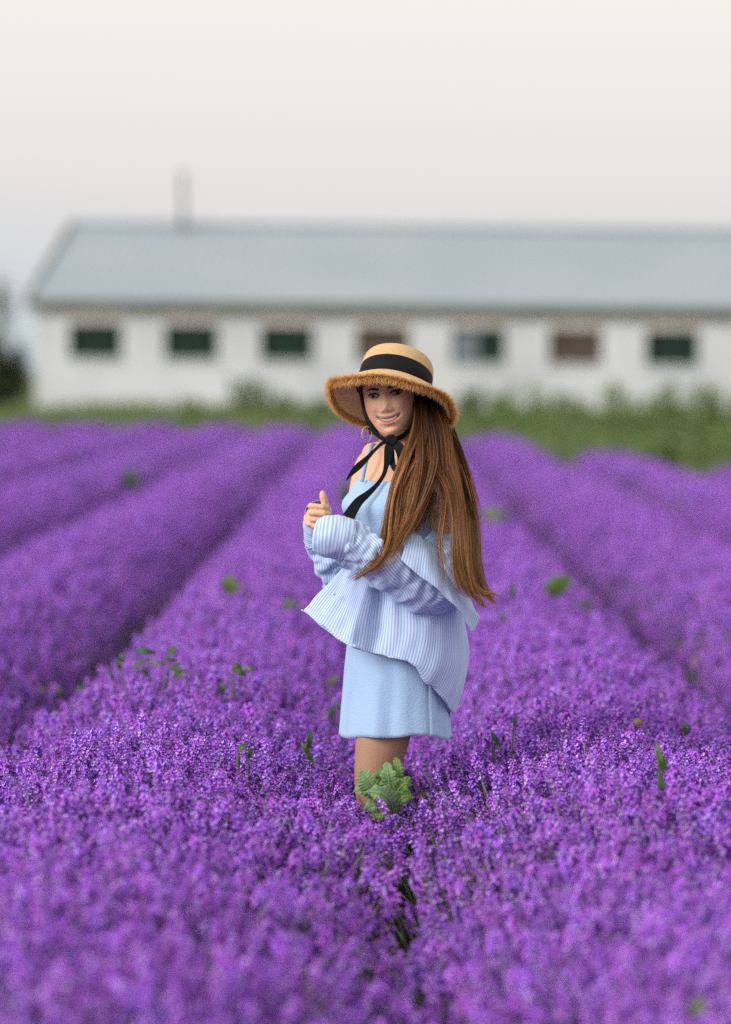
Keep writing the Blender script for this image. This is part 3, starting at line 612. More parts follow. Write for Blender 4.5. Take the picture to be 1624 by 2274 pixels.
def sleeve(name, pts, m, parent, seed, wr=.006, n=56, per=14, stripes='v', wf=1.0, ref=(0, 1, 0)):
    """tube of cloth along (px, py, dd, radius up, radius towards viewer) points, with cross folds"""
    Q = spline([list(W(p[0], p[1], p[2])) + [p[3], p[4]] for p in pts], per*(len(pts)-1)+1); vs = []; uvs = []; ln = 0
    for i, q in enumerate(Q):
        c = Vector(q[:3]); t = Vector(Q[min(i+1, len(Q)-1)][:3]) - Vector(Q[max(i-1, 0)][:3]); t.normalize()
        if i: ln += (c - Vector(Q[i-1][:3])).length
        d = Vector(ref); a_ = d.cross(t).normalized(); d = t.cross(a_).normalized()
        for k in range(n+1):
            an = 2*math.pi*k/n; rr = 1.0
            f1 = noise.noise(Vector((ln*34*wf + 1.2*math.sin(an+seed), math.cos(an)*1.1, seed + math.sin(an)*1.1))) + .6*noise.noise(Vector((ln*70*wf, math.cos(an)*2.5, seed+3+math.sin(an)*2.5)))
            p = c + a_*math.cos(an)*q[3] + d*math.sin(an)*q[4]; nn = (p - c).normalized(); p += nn * wr * f1; vs.append(p)
            r_ = (q[3]+q[4])*.5; uvs.append((an*max(r_, .045), ln) if stripes == 'v' else (ln, an*r_))
    M_ = len(Q); fs = [(i*(n+1)+k, i*(n+1)+k+1, (i+1)*(n+1)+k+1, (i+1)*(n+1)+k) for i in range(M_-1) for k in range(n)]
    o = pm(name, vs, fs, m, parent, uvs=uvs); sd = o.modifiers.new("thickness", 'SOLIDIFY'); sd.thickness = .0016; sd.offset = 0; return o
# ---------------------------------------------------------------- dress
AD = R(56); Fd = Vector((-math.sin(AD), -math.cos(AD), 0)); Ld = Vector((math.cos(AD), -math.sin(AD), 0))
secs = [(880,1066,.003,.136,.096,2.0), (876,1090,0,.143,.106,2.0), (871,1122,0,.152,.128,2.0), (874,1165,0,.142,.118,2.0), (878,1240,0,.130,.102,2.0), (880,1310,0,.130,.104,2.1), (880,1380,0,.140,.112,2.2), (880,1450,0,.146,.120,2.35), (879,1540,0,.150,.126,2.45), (878,1626,0,.155,.133,2.5)]
Q = spline([list(W(*s[:3])) + list(s[3:]) for s in secs], 91); nA = 120; vs = []; uvs = []
for i, q in enumerate(Q):
    t = i / 90; flare = max(0, (t-.62)/.38)
    for k in range(nA+1):
        a = 2*math.pi*k/nA; ca, sa = math.cos(a), math.sin(a); ex = 2/q[5]
        fold = 1 + flare*.050*math.sin(a*5+1.1+.5*math.sin(a)) + flare*.022*math.sin(a*11+2.0) + .012*flare*noise.noise(Vector((ca*6, sa*6, t*3))) + .016*noise.noise(Vector((ca*3, sa*3, t*7))) + .006*noise.noise(Vector((ca*7, sa*7, t*16)))
        p = Vector(q[:3]) + Ld*q[3]*math.copysign(abs(ca)**ex, ca)*fold + Fd*q[4]*math.copysign(abs(sa)**ex, sa)*fold
        p.z += flare * (.012*math.sin(a*2+.6) + .005*math.sin(a*5+1.1)) ; vs.append(p); uvs.append((k/nA, t))
fs = [(i*(nA+1)+k, i*(nA+1)+k+1, (i+1)*(nA+1)+k+1, (i+1)*(nA+1)+k) for i in range(90) for k in range(nA)]
dress = pm("dress", vs, fs, M_dress, uvs=uvs); sd = dress.modifiers.new("thickness", 'SOLIDIFY'); sd.thickness = .002; sd.offset = 0
def ribbon(mb, pts, widths, nrm=Vector((0,-1,0)), per=8, th=.0012, mi=0):
    """flat band along points with its face towards nrm"""
    Q = spline([list(p) + [w] for p, w in zip(pts, widths)], per*(len(pts)-1)+1); vs = []; fs = []
    for i, q in enumerate(Q):
        c = Vector(q[:3]); t = (Vector(Q[min(i+1,len(Q)-1)][:3]) - Vector(Q[max(i-1,0)][:3])).normalized(); s = t.cross(nrm).normalized(); nn = s.cross(t).normalized()
        for a, b in ((-1,-1),(1,-1),(1,1),(-1,1)): vs.append(c + s*a*q[3]*.5 + nn*b*th*.5)
    m_ = len(Q)
    for i in range(m_-1):
        for k in range(4): fs.append((4*i+k, 4*i+(k+1)%4, 4*i+4+(k+1)%4, 4*i+4+k))
    fs += [(3,2,1,0), tuple(range(4*m_-4, 4*m_))]; mb.add(vs, fs, mi)
mb = MB(); ribbon(mb, [W(804,1070,-.062), W(812,1030,-.052), W(824,995,-.02), W(832,985,.03)], [.011]*4); pmb("strap", mb, M_dress, dress)
mb = MB(); ribbon(mb, [W(905,1070,-.13), W(918,1035,-.12), W(925,1000,-.06), W(925,990,.0)], [.011]*4); pmb("strap", mb, M_dress, dress)
# ---------------------------------------------------------------- shirt
shirt = cloth("shirt", [
    [(760,1262,-.10),(790,1268,-.125),(822,1275,-.135),(848,1280,-.125),(880,1285,-.125),(930,1285,-.115),(985,1280,-.07),(1018,1285,.0),(1005,1280,.09),(930,1275,.13)],
    [(722,1306,-.105),(762,1322,-.150),(806,1333,-.165),(846,1338,-.128),(880,1343,-.145),(930,1348,-.140),(990,1343,-.09),(1026,1345,.0),(1014,1335,.11),(930,1330,.15)],
    [(692,1338,-.10),(738,1368,-.16),(792,1388,-.195),(838,1396,-.140),(878,1402,-.170),(932,1408,-.165),(992,1408,-.120),(1033,1410,.0),(1020,1410,.12),(930,1400,.17)],
    [(675,1352,-.09),(724,1395,-.155),(783,1433,-.205),(830,1446,-.165),(872,1457,-.188),(918,1467,-.178),(985,1475,-.140),(1036,1465,.0),(1024,1470,.12),(930,1460,.175)],
    [(674,1353,-.09),(723,1396,-.155),(782,1434,-.205),(829,1447,-.165),(870,1458,-.188),(914,1469,-.178),(962,1522,-.150),(1026,1520,-.03),(1014,1530,.10),(925,1500,.175)],
    [(673.5,1353.5,-.09),(722.5,1396.5,-.155),(781.5,1435,-.205),(828,1448,-.165),(869,1459,-.188),(912,1470,-.178),(950,1512,-.157),(1003,1580,-.06),(1002,1580,.08),(920,1520,.172)]],
    M_shirt, fu=14, fv=9, wr=.013, wf=9, seed=2.3)
sleeve("sleeve", [(990,1168,-.06,.055,.055),(996,1215,-.075,.072,.074),(988,1275,-.10,.082,.080),(955,1300,-.125,.078,.080),(905,1278,-.165,.070,.072),(850,1250,-.19,.062,.066),(800,1218,-.205,.054,.058),(768,1200,-.21,.052,.052)], M_shirt, shirt, 4.2, wr=.014)
sleeve("cuff", [(780,1200,-.212,.053,.054),(766,1197,-.214,.056,.057),(735,1192,-.216,.057,.058),(712,1190,-.214,.050,.052),(703,1189,-.212,.040,.042)], M_shirt, shirt, 8.1, wr=.0035, stripes='u')
sleeve("sleeve", [(830,1300,.05,.055,.06),(772,1288,.05,.060,.062),(744,1258,.03,.052,.056),(724,1222,.015,.048,.052),(716,1196,.0,.047,.050)], M_shirt, shirt, 6.6, wr=.016)
sleeve("cuff", [(717,1204,.005,.046,.046),(711,1180,-.010,.044,.044),(708,1158,-.034,.040,.041),(708,1144,-.058,.036,.036),(708,1139,-.080,.034,.035)], M_shirt, shirt, 3.3, wr=.0025, stripes='u', ref=(1, 0, 0))
cloth("shirt_back", [
    [(905,1180,-.165),(935,1192,-.165),(972,1222,-.15),(998,1256,-.12),(1022,1295,-.06),(1045,1330,-.03)],
    [(900,1205,-.215),(932,1222,-.215),(970,1252,-.205),(1000,1285,-.185),(1026,1322,-.14),(1052,1350,-.10)],
    [(894,1230,-.245),(928,1254,-.248),(972,1285,-.240),(1008,1320,-.215),(1034,1350,-.165),(1060,1362,-.125)],
    [(890,1244,-.252),(925,1274,-.256),(975,1310,-.248),(1020,1354,-.220),(1048,1404,-.155),(1066,1369,-.125)]], M_shirt, shirt, 12, 10, wr=.007, wf=11, seed=7.7)
mb = MB(); c = W(748, 1330, -.155)
for p_ in ((742,1318,-.152),): 
    q = W(*p_); mb.tube([q + Vector((0,-.012,0)), q + Vector((0,-.0145,0))], [.0045,.004], 10)
pmb("button", mb, mat("pearl_button", (.75,.72,.68), .3, .5), shirt)
# ---------------------------------------------------------------- hat
HC = W(874, 867, -.014); A_ = (Matrix.Rotation(R(11), 3, 'Y') @ (Matrix.Rotation(R(-30), 3, 'X') @ Vector((0,0,1)))).normalized()
HF = (Vector((0,-1,0)) - A_ * Vector((0,-1,0)).dot(A_)).normalized(); HS = A_.cross(HF).normalized()
if HS.x > 0: HS = -HS                                                       # HS points to the picture's left
def hp(phi, r, h): return HC + HF*r*math.cos(phi) + HS*r*math.sin(phi) + A_*h
M_straw = mat("woven_straw", (.66, .45, .25), .8, .2, col2=(.60, .40, .21), nscale=120, bump=.2, bscale=420)
M_fr = mat("raffia_fringe", (.95, .66, .32), .85, .15, col2=(.88, .54, .21), nscale=60, trans=.5)
M_rib = mat("black_ribbon", (.010, .010, .012), .75, .15)
hat = empty("hat", (0,0,0)); hat.parent = person
cp = [(.101,0),(.1005,.02),(.099,.050),(.097,.073),(.093,.087),(.085,.095),(.068,.0985),(.035,.0995),(.001,.100)]; Q = spline(cp, 57); nA = 72
vs = [hp(2*math.pi*k/nA, max(q[0],.0005)*(1+.012*math.sin(2*math.pi*k/nA*2+.7)), q[1]) for q in Q for k in range(nA)]
fs = [(i*nA+k, i*nA+(k+1)%nA, (i+1)*nA+(k+1)%nA, (i+1)*nA+k) for i in range(56) for k in range(nA)]
o = pm("crown", vs, fs, M_straw, hat); sd = o.modifiers.new("t", 'SOLIDIFY'); sd.thickness = .002; sd.offset = -1
def brim(phi, t):
    """t = 0 at the crown, 1 at the edge; drooping and wavy"""
    dl = R(33 - 2*max(0, -math.sin(phi)) + 21*max(0, math.cos(phi)) - 9*max(0, -math.cos(phi)) + 3*math.sin(3*phi+.5)) ; Ln = .080 + .005*math.sin(2*phi+1) - .014*max(0, math.cos(phi))**2 + .004*max(0, -math.sin(phi))
    r = .1005; h = 0.0; k = 10; 
    for j in range(int(k*t)): 
        ang = dl * (.35 + 1.0*min(1, j/k*1.6)) * .86; r += Ln/k*math.cos(ang); h -= Ln/k*math.sin(ang)
    return hp(phi, r, h + .004*t*math.sin(5*phi+.4))
nB = 96; vs = [brim(2*math.pi*k/nB, j/10+1e-6) for j in range(11) for k in range(nB)]; fs = [(i*nB+k, (i+1)*nB+k, (i+1)*nB+(k+1)%nB, i*nB+(k+1)%nB) for i in range(10) for k in range(nB)]
br = pm("brim", vs, fs, M_straw, hat); sd = br.modifiers.new("t", 'SOLIDIFY'); sd.thickness = .003; sd.offset = 0
mb = MB(); rf = random.Random(5)
for k in range(15000):
    ph = rf.uniform(0, 6.2832); p1 = brim(ph, 1.0001); p0 = brim(ph, .9001); d = (p1-p0).normalized(); b = p0.lerp(p1, rf.uniform(-.3, 1.0)); tn = (brim(ph+.02, 1.0001)-p1).normalized()
    up = d.cross(tn).normalized(); d2 = (d + tn*rf.uniform(-.7,.7) + up*rf.uniform(-1.5,1.5)).normalized(); L_ = rf.uniform(.010, .027); s_ = tn*.0008
    c2 = b + d2*L_*.6; e2 = b + d2*L_ + (tn*rf.uniform(-1,1) + up*rf.uniform(-1,1))*.005
    mb.add([b-s_, b+s_, c2+s_, c2-s_, e2], [(0,1,2,3),(3,2,4)])
pmb("fringe", mb, M_fr, hat, False)
vs = []; fs = []
for k in range(nA):
    ph = 2*math.pi*k/nA
    for q in ((.1038,-.006),(.1032,.024),(.1010,.053)): vs.append(hp(ph, q[0]*(1+.012*math.sin(ph*2+.7)), q[1]))
for k in range(nA):
    a = 3*k; b = 3*((k+1)%nA); fs += [(a,b,b+1,a+1),(a+1,b+1,b+2,a+2)]
o = pm("ribbon_band", vs, fs, M_rib, hat); sd = o.modifiers.new("t", 'SOLIDIFY'); sd.thickness = .001; sd.offset = 1
# chin ribbon, bow and tails
mb = MB()
ribbon(mb, [HP(-.076,.004,.012), HP(-.077,.012,.0), HP(-.071,.026,-.045), HP(-.055,.042,-.088), HP(-.028,.056,-.116), W(868,977,-.088)], [.014,.014,.014,.013,.013,.014], nrm=Vector((-.6,-.8,-.2)))
ribbon(mb, [HP(.077,.004,.012), HP(.080,.008,.0), HP(.076,.022,-.045), HP(.058,.040,-.092), HP(.030,.055,-.117), W(872,977,-.088)], [.016,.016,.016,.015,.014,.014], nrm=Vector((.4,-.9,-.2)))
mb.tube([W(860,973,-.092), W(866,976,-.100), W(874,980,-.101), W(882,986,-.092)], [.008,.0155,.0165,.009], 12)
ribbon(mb, [W(872,980,-.1), W(884,990,-.120), W(891,1006,-.126), W(890,1026,-.128), W(880,1043,-.124), W(872,1030,-.115), W(868,1005,-.11), W(868,985,-.1)], [.016,.026,.026,.018,.014,.016,.020,.015])
ribbon(mb, [W(866,980,-.1), W(864,995,-.115), W(862,1015,-.118), W(858,1035,-.118), W(852,1055,-.115), W(838,1076,-.115), W(818,1096,-.125), W(795,1116,-.14), W(773,1150,-.15)], [.014,.024,.022,.014,.011,.012,.017,.025,.033])
ribbon(mb, [W(868,979,-.1), W(850,984,-.105), W(832,1000,-.108), W(815,1018,-.112), W(798,1034,-.116), W(784,1048,-.118), W(769,1067,-.12)], [.012,.010,.009,.013,.018,.014,.003])
pmb("chin_ribbon", mb, M_rib, hat, False)
# ---------------------------------------------------------------- hair
hv = []; hf = []; hc = []; hcount = 0
def strands(P, rad, col, colt):
    """P: (k, n, 3) paths of k strands -> three-sided tapering fibres with root-to-tip colour"""
    global hcount
    k, n_, _ = P.shape; t = np.gradient(P, axis=1); t /= np.linalg.norm(t, axis=2, keepdims=True) + 1e-9
    s = np.cross(t, np.array([0, 1.0, 0])); s /= np.linalg.norm(s, axis=2, keepdims=True) + 1e-9; w = np.cross(s, t)
    q = np.linspace(0, 1, n_); tp = np.where(q < .75, 1, np.maximum(.25, 1 - (q - .75) * 3)); r = rad[:, None, None] * tp[None, :, None]
    V = np.stack([P + (s * math.cos(a) * 1.5 + w * math.sin(a)) * r for a in (0, 2.094, 4.189)], 2)
    root = np.clip(.04 + q * 2.3, 0, 1)[None, :, None]  # shade under the hat painted into the strand colour near the roots
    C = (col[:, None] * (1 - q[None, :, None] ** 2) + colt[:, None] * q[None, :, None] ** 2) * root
    hv.append(V.reshape(-1, 3)); hc.append(np.repeat(C, 3, axis=1).reshape(-1, 3))
    b = hcount + (np.arange(k)[:, None, None] * n_ + np.arange(n_ - 1)[None, :, None]) * 3; j = np.arange(3)[None, None, :]; j2 = (j + 1) % 3
    hf.append(np.stack([b + j, b + j2, b + 3 + j2, b + 3 + j], -1).reshape(-1, 4)); hcount += k * n_ * 3
hr = np.random.default_rng(21)
def lock(pts, spread, n, dark=0.0, flat=.6, tipgold=.5):
    """n strands along (px, py, dd) guide points, grouped into smaller wisps"""
    n = int(n * 1.9); N = 26; G = spline([list(W(*p)) for p in pts], N); T = np.linspace(0, 1, N); SP = np.interp(T, np.linspace(0, 1, len(spread)), spread)
    nw = max(4, n // 34); wis = hr.normal(0, 1, (nw, 3)) * .85; wc = hr.random(nw); ph = hr.random(nw) * 6.28; wid = hr.integers(0, nw, n)
    o = wis[wid] + hr.normal(0, 1, (n, 3)) * .24; o[:, 1] *= flat
    P = G[None] + o[:, None, :] * SP[None, :, None] * np.array([1, 1, .25]) * (1 + .9 * T[None, :, None] ** 3 * hr.normal(0, 1, (n, 1, 1)))
    P[:, :, 0] += np.sin(T[None] * 6 + ph[wid][:, None]) * .005 * T[None]
    ct = 1 - .42 * hr.random(n) ** 1.4                                       # uneven ends
    idx = T[None] * ct[:, None] * (N - 1); i0 = np.minimum(idx.astype(int), N - 2); f = (idx - i0)[..., None]; rows = np.arange(n)[:, None]
    P = P[rows, i0] * (1 - f) + P[rows, i0 + 1] * f
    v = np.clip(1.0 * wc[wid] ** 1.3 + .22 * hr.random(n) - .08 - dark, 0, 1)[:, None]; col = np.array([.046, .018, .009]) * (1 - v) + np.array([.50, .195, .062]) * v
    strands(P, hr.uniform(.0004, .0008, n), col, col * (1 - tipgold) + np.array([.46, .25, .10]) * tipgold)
lock([(950,905,.05),(980,948,.03),(1005,1000,0),(1026,1065,-.02),(1040,1130,-.04),(1047,1200,-.15),(1052,1260,-.20),(1066,1305,-.20),(1102,1342,-.20)], [.010,.013,.014,.013,.012,.010,.009,.008,.007], 300)
lock([(950,895,.02),(970,945,-.04),(990,1020,-.10),(1014,1100,-.14),(1025,1180,-.17),(1030,1250,-.215),(1044,1305,-.215),(1078,1350,-.21)], [.010,.015,.018,.012,.010,.010,.009,.007], 320)
lock([(944,880,-.01),(962,940,-.09),(978,1020,-.155),(1003,1080,-.185),(1013,1150,-.195),(1015,1220,-.225),(1022,1280,-.235),(1040,1322,-.23)], [.010,.018,.018,.010,.007,.008,.008,.007], 280)
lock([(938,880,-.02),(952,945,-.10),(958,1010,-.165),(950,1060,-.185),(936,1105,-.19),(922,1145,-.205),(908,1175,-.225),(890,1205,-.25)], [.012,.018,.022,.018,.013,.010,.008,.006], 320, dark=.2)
lock([(936,880,-.03),(942,940,-.10),(932,1000,-.145),(914,1060,-.17),(903,1110,-.18),(896,1155,-.20),(886,1190,-.225),(862,1228,-.26)], [.010,.014,.018,.015,.011,.008,.008,.006], 260)
lock([(934,885,-.035),(938,945,-.10),(918,1005,-.15),(892,1062,-.175),(875,1110,-.185),(867,1160,-.20),(863,1205,-.235),(840,1252,-.27),(784,1290,-.285)], [.007,.009,.011,.009,.007,.007,.008,.008,.005], 230, tipgold=.6)
lock([(950,880,0),(975,950,-.10),(985,1030,-.17),(992,1100,-.18),(984,1160,-.185),(978,1210,-.215),(985,1260,-.245),(983,1310,-.255)], [.014,.020,.016,.008,.005,.005,.006,.005], 22)
lock([(948,895,.05),(972,955,.02),(992,1040,-.03),(1014,1120,-.08),(1027,1200,-.16),(1036,1270,-.21),(1060,1312,-.205),(1107,1322,-.20)], [.012,.016,.020,.016,.013,.011,.009,.007], 260, dark=.1)
lock([(944,890,-.03),(946,960,-.07),(938,1030,-.10),(928,1090,-.12),(925,1140,-.14),(922,1185,-.17)], [.012,.020,.026,.024,.020,.012], 300, dark=.45)  # inner lock coloured darker to paint the shade between the locks
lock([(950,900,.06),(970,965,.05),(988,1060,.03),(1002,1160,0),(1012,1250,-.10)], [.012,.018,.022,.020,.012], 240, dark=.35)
lock([(1000,990,0),(1032,1080,-.04),(1054,1150,-.08),(1062,1220,-.11),(1074,1280,-.14),(1079,1312,-.15)], [.006,.006,.004,.003,.004,.004], 14)
lock([(955,905,.04),(992,950,.02),(1022,1010,0),(1046,1080,-.03),(1060,1160,-.06),(1066,1240,-.10),(1080,1300,-.14),(1112,1348,-.16)], [.010,.012,.012,.012,.012,.012,.014,.014], 16)
# hair lying on the skull, seen at both sides of the face below the brim
PP = []
for k in range(520):
    s_ = 1 if k % 3 else -1; q = hr.random() + (.22 if s_ > 0 else 0); z1 = hr.uniform(-.10, -.03) if s_ > 0 else hr.uniform(-.085, -.02)
    PP.append(spline([list(p) for p in (HP(s_*(.045+.006*q), .070-.05*q, .052), HP(s_*(.062+.003*q), .056-.055*q, .038), HP(s_*(.071+.003*q), .042-.06*q, .02), HP(s_*(.0755+.003*q), .024-.055*q, -.02), HP(s_*(.076-.002*q), .012-.05*q, z1))], 14))
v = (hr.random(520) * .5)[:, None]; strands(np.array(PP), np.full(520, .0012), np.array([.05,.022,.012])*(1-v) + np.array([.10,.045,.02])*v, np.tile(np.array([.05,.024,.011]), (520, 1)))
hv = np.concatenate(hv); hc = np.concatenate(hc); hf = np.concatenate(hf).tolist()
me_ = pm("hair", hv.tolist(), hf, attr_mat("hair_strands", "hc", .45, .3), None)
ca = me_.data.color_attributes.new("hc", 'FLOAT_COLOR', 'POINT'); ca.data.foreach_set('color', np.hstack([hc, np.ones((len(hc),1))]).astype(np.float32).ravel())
# dark cap of hair under the hat and behind the neck
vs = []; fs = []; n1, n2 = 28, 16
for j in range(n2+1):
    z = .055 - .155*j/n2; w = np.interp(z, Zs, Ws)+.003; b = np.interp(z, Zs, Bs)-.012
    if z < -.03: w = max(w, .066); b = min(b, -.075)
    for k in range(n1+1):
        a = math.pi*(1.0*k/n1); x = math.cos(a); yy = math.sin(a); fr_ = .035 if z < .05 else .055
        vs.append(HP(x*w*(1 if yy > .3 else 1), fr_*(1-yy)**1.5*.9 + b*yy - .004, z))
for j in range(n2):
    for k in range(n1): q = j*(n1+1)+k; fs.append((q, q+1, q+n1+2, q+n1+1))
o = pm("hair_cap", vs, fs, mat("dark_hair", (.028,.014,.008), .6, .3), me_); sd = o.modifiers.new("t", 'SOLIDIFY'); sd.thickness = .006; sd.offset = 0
# ------------------------------------------------------------------ weeds standing in the rows
M_th = mat("thistle_leaf", (.24, .42, .17), .75, .25, col2=(.31, .48, .23), nscale=30, trans=.2, bump=.3, bscale=120)
M_th2 = mat("bright_leaf", (.18, .35, .07), .6, .3, col2=(.26, .42, .11), nscale=25, trans=.3)
M_rib_ = mat("leaf_midrib", (.30, .38, .22), .7, .2)
def lobed_leaf(name, pts, width, lob, m, parent, org, cup=.25, ribm=True, sidev=None):
    """broad toothed leaf along a curved midrib of (px, py, y) points; lob = lobe factors along its length"""
    P = spline([list(at(*p)) for p in pts], 4*len(lob)+1); n = len(P); vs = []; fs = []
    L_ = np.interp(np.linspace(0, 1, n), np.linspace(0, 1, len(lob)), lob)
    for i in range(n):
        c = Vector(P[i]); t = (Vector(P[min(i+1,n-1)]) - Vector(P[max(i-1,0)])).normalized(); view = Vector((.15,-1,.25)) if sidev is None else Vector(sidev); s = t.cross(view).normalized(); nn = s.cross(t).normalized()
        if nn.y > 0: nn = -nn
        hw = width*.5*max(.03, L_[i]); z = hw*cup + .003*math.sin(i*1.9)
        vs += [c - s*hw + nn*z + t*hw*.25, c - s*hw*.5 + nn*z*.25, c - nn*.0, c + s*hw*.5 + nn*z*.2, c + s*hw + nn*z*.8 + t*hw*.25]
    for i in range(n-1):
        for k in range(4): fs.append((5*i+k, 5*i+k+1, 5*i+5+k+1, 5*i+5+k))
    o = mesh(name, [v - org for v in vs], fs, m, parent, smooth=True); sd = o.modifiers.new("t", 'SOLIDIFY'); sd.thickness = .0008
    if ribm:
        mb = MB(); mb.tube([Vector(p) + Vector((0,-.0016,0)) - org for p in P], list(np.linspace(.0022, .0006, n)), 5); mb.build("midrib", M_rib_, o, True)
    return o
ty = 6.22; org = at(878, 1850, ty); org = Vector((org.x, ty, 0.0))
th = empty("thistle", org, "green thistle with lobed leaves standing before the woman's legs", "thistle")
mb = MB(); mb.tube([Vector((0,0,-.02)), at(880,1850,ty)-org, at(876,1800,ty)-org, at(870,1755,ty)-org, at(876,1715,ty)-org], [.009,.008,.007,.005,.003], 8); mb.build("stem", mat("thistle_stem", (.20,.30,.10), .7, .2), th, True)
lobed_leaf("leaf", [(876,1812,ty-.01),(866,1778,ty-.05),(846,1762,ty-.07),(812,1758,ty-.075)], .062, [.3,.75,.55,1.0,.7,.95,.5,.65,.2,.05], M_th, th, org)
lobed_leaf("leaf", [(848,1775,ty-.03),(824,1748,ty-.045),(812,1730,ty-.05),(800,1711,ty-.045)], .066, [.3,.6,.95,.6,1.0,.55,.7,.3,.04], M_th, th, org)
lobed_leaf("leaf", [(838,1762,ty-.03),(815,1756,ty-.045),(800,1754,ty-.05),(785,1758,ty-.045)], .030, [.3,.9,.7,1.0,.6,.05], M_th, th, org)
lobed_leaf("leaf", [(868,1775,ty-.02),(865,1745,ty-.04),(862,1718,ty-.045),(860,1692,ty-.03)], .056, [.3,.8,.55,1.0,.65,.85,.4,.45,.04], M_th, th, org)
lobed_leaf("leaf", [(876,1770,ty-.0),(882,1735,ty-.02),(884,1708,ty-.025),(879,1681,ty-.01)], .042, [.3,.8,.5,1.0,.6,.75,.45,.5,.04], M_th2, th, org)
lobed_leaf("leaf", [(872,1775,ty-.02),(888,1750,ty-.035),(902,1740,ty-.04),(914,1745,ty-.03)], .046, [.3,.9,.6,1.0,.6,.8,.3,.04], M_th2, th, org)
lobed_leaf("leaf", [(872,1800,ty-.01),(888,1776,ty-.04),(902,1768,ty-.04),(920,1772,ty-.03)], .040, [.3,.8,.6,1.0,.6,.7,.3,.04], M_th2, th, org)
lobed_leaf("leaf", [(872,1812,ty-.01),(850,1792,ty-.02),(832,1786,ty-.03),(806,1800,ty-.02)], .044, [.3,.7,.5,1.0,.6,.8,.4,.04], M_th, th, org)
lobed_leaf("leaf", [(874,1828,ty-.01),(856,1812,ty-.03),(838,1808,ty-.03),(822,1822,ty-.02)], .034, [.3,.8,.5,1.0,.5,.6,.04], M_th2, th, org)
lobed_leaf("leaf", [(870,1762,ty-.02),(852,1738,ty-.03),(846,1722,ty-.03),(843,1708,ty-.02)], .040, [.3,.8,.5,1.0,.5,.7,.04], M_th2, th, org)
M_w = [mat("weed_leaf_mid", (.16, .29, .06), .6, .3, var=.25, nscale=20, trans=.3), mat("weed_leaf_dark", (.08, .18, .05), .6, .3, var=.3, nscale=20, trans=.25), mat("weed_leaf_pale", (.22, .33, .12), .65, .3, var=.2, nscale=20, trans=.3)]
def dist_of(py, px=845, h=None):
    """distance at which the line of sight through (px, py) meets the flower tops"""
    r = ray(px, py); y = 3.6
    while y < 47:
        x = r.x / r.y * y; z = CAMZ + r.z / r.y * y; q = (x - X0) / PITCH; u = q - math.floor(q) - .5
        if z <= prof(u, x, y) + .04: return y
        y += .03
    return 47
def leafy(name, leaves, label, cat="weed", y=None, group=None):
    """a weed seen as a few separate leaves: (px, py, length px, width px, angle deg from up, material)"""
    px = sum(l[0] for l in leaves)/len(leaves); py = max(l[1] for l in leaves) + 6; y = y or dist_of(py, px); b = at(px, py + 60, y); org = Vector((b.x, y, max(0.0, 0.0)))
    t = empty(name, org, label, cat, group); st = MB(); sc = y / FPX; k = 0
    for lx, ly, ln, wd, an, mi in leaves:
        a = R(an); d = (math.sin(a), -math.cos(a)); k += 1; yy = y - .01*(k % 3)
        p0 = (lx - d[0]*ln*.5, ly - d[1]*ln*.5, yy); p1 = (lx, ly, yy - ln*sc*.25); p2 = (lx + d[0]*ln*.5, ly + d[1]*ln*.5, yy + .002)
        lobed_leaf("leaf", [p0, p1, p2], wd*1.1*sc, [.2,.75,.6,1.0,.75,.9,.5,.6,.3,.05], M_w[mi], t, org, ribm=False, sidev=(.25*((k % 3)-1), -1, .3))
        q = at(*p0); st.tube([Vector((0,0,.02)), (q - org)*.6 + Vector((0,0,.04)), q - org], [.004, .003, .0018], 5)
    st.build("stem", M_stem, t); return t
leafy("weed", [(325,1447,46,16,100,1),(316,1470,46,9,65,0),(322,1492,18,15,170,1),(272,1462,22,9,150,0),(264,1476,24,12,165,0),(384,1443,24,16,40,0),(378,1464,26,9,110,1),(390,1480,28,13,50,0),(408,1496,40,22,100,0),(350,1472,34,10,95,2),(249,1500,26,9,160,1)], "largest green weed among the lavender left of the woman")
leafy("weed", [(78,1556,30,14,150,0),(100,1540,36,16,150,2),(132,1535,38,15,145,2),(178,1532,24,10,15,2)], "pale leafed weed on the row edge at far left")
leafy("weed", [(532,1490,34,18,135,0),(525,1478,20,10,80,0),(494,1527,34,12,5,1),(556,1485,22,10,100,2)], "small weed halfway between the largest weed and the skirt")
leafy("weed", [(508,1296,44,30,15,0),(524,1305,34,16,30,2),(545,1326,20,8,0,0)], "upright green weed left of the shirt tip, in soft focus")
leafy("weed", [(1238,1302,50,48,5,0),(1252,1294,44,34,40,0),(1226,1310,40,30,-40,0)], "round bright green weed right of the hair tips")
leafy("weed", [(1104,1145,60,34,110,2),(1085,1140,40,24,70,2)], "blurred pale green weed just right of the hair")
leafy("weed", [(768,1090,60,30,-10,1),(760,1110,40,22,20,0)], "blurred green weed just left of the blue dress bodice")
leafy("weed", [(1140,1310,40,12,5,1),(1118,1370,30,9,0,0)], "thin green weed right of the shirt collar tip")
leafy("weed", [(1300,1342,34,14,80,1),(1312,1350,24,10,110,1)], "small dark weed low right of the round bright one")
leafy("weed", [(1462,1668,46,13,-8,2),(1468,1690,44,18,165,0),(1476,1694,40,13,160,2),(1472,1745,30,12,10,1)], "spear leafed weed standing sharp in the right row")
leafy("weed", [(1520,1612,30,9,0,0),(1526,1622,22,8,30,1)], "narrow green weed behind the spear leafed one")
leafy("weed", [(688,1640,44,14,5,1),(676,1660,30,12,-30,0),(690,1690,36,16,10,1)], "dark green weed in the furrow left of the skirt hem")
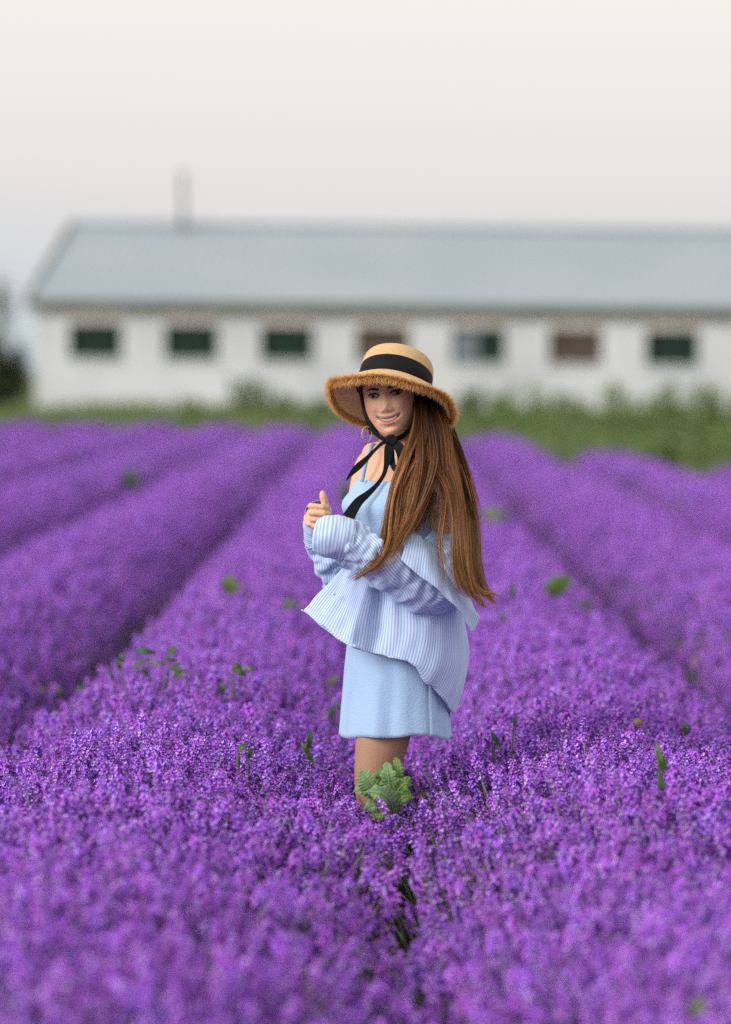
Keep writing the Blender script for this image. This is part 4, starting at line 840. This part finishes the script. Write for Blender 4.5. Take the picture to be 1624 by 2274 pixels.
leafy("weed", [(738,1580,34,12,20,1),(752,1566,20,9,0,0),(726,1590,24,9,-25,1)], "small dark weed touching the left edge of the skirt")
leafy("weed", [(742,1510,28,14,40,2),(732,1518,22,9,-10,2)], "pale leafed sprig under the shirt hem, left of the skirt")
leafy("weed", [(1100,1640,30,12,150,1),(1108,1652,20,9,100,1),(1145,1600,20,9,20,0)], "small dark weed right of the skirt hem")
leafy("weed", [(540,1658,26,12,60,0),(556,1672,24,12,20,1),(530,1690,24,10,-10,0)], "low green weed in the sharp lavender left of the legs")
leafy("weed", [(1612,2150,120,70,10,1),(1590,2185,100,50,-30,2),(1624,2110,90,50,20,0)], "blurred dark leafed weed at the lower right edge", y=4.25)
leafy("weed", [(1552,2242,60,40,10,2),(1548,2262,40,26,60,2)], "blurred pale weed in the bottom right corner", y=4.0)
leafy("weed", [(34,2262,70,44,0,2),(48,2275,60,30,40,2)], "blurred yellow green weed in the bottom left corner", y=3.95)
leafy("weed", [(288,1060,44,34,10,1),(296,1075,34,24,60,1)], "blurred green weed in the second furrow left")
leafy("weed", [(640,1340,30,18,40,2),(655,1345,24,12,80,2)], "faint pale weed beside the shirt tip")
M_dry = mat("dry_leaf", (.50, .33, .17), .8, .2, col2=(.60, .44, .26), nscale=60, trans=.3); M_dry2 = mat("dry_leaf_brown", (.34, .17, .05), .8, .2, var=.3, nscale=60)
for px, py, sz, an, m_, lab in ((1545,1472,28,70,M_dry,"beige dry leaf resting on the second row at right"), (1416,1607,24,160,M_dry,"small yellowish dry leaf on the right row, near the spear leafed weed"), (1456,1463,24,95,M_dry2,"brown dry leaf in the right furrow")):
    y = dist_of(py+4, px); sc = y/FPX; b = at(px, py, y); a = R(an); d = (math.sin(a)*sz*.5, -math.cos(a)*sz*.5)
    o = lobed_leaf("dry_leaf", [(px-d[0], py-d[1], y), (px, py-2, y-.012), (px+d[0], py+d[1], y)], sz*.75*sc, [.15,.8,1.0,.8,.35,.05], m_, None, b, ribm=False, cup=.5); o.location = b; tag(o, lab, "leaf")
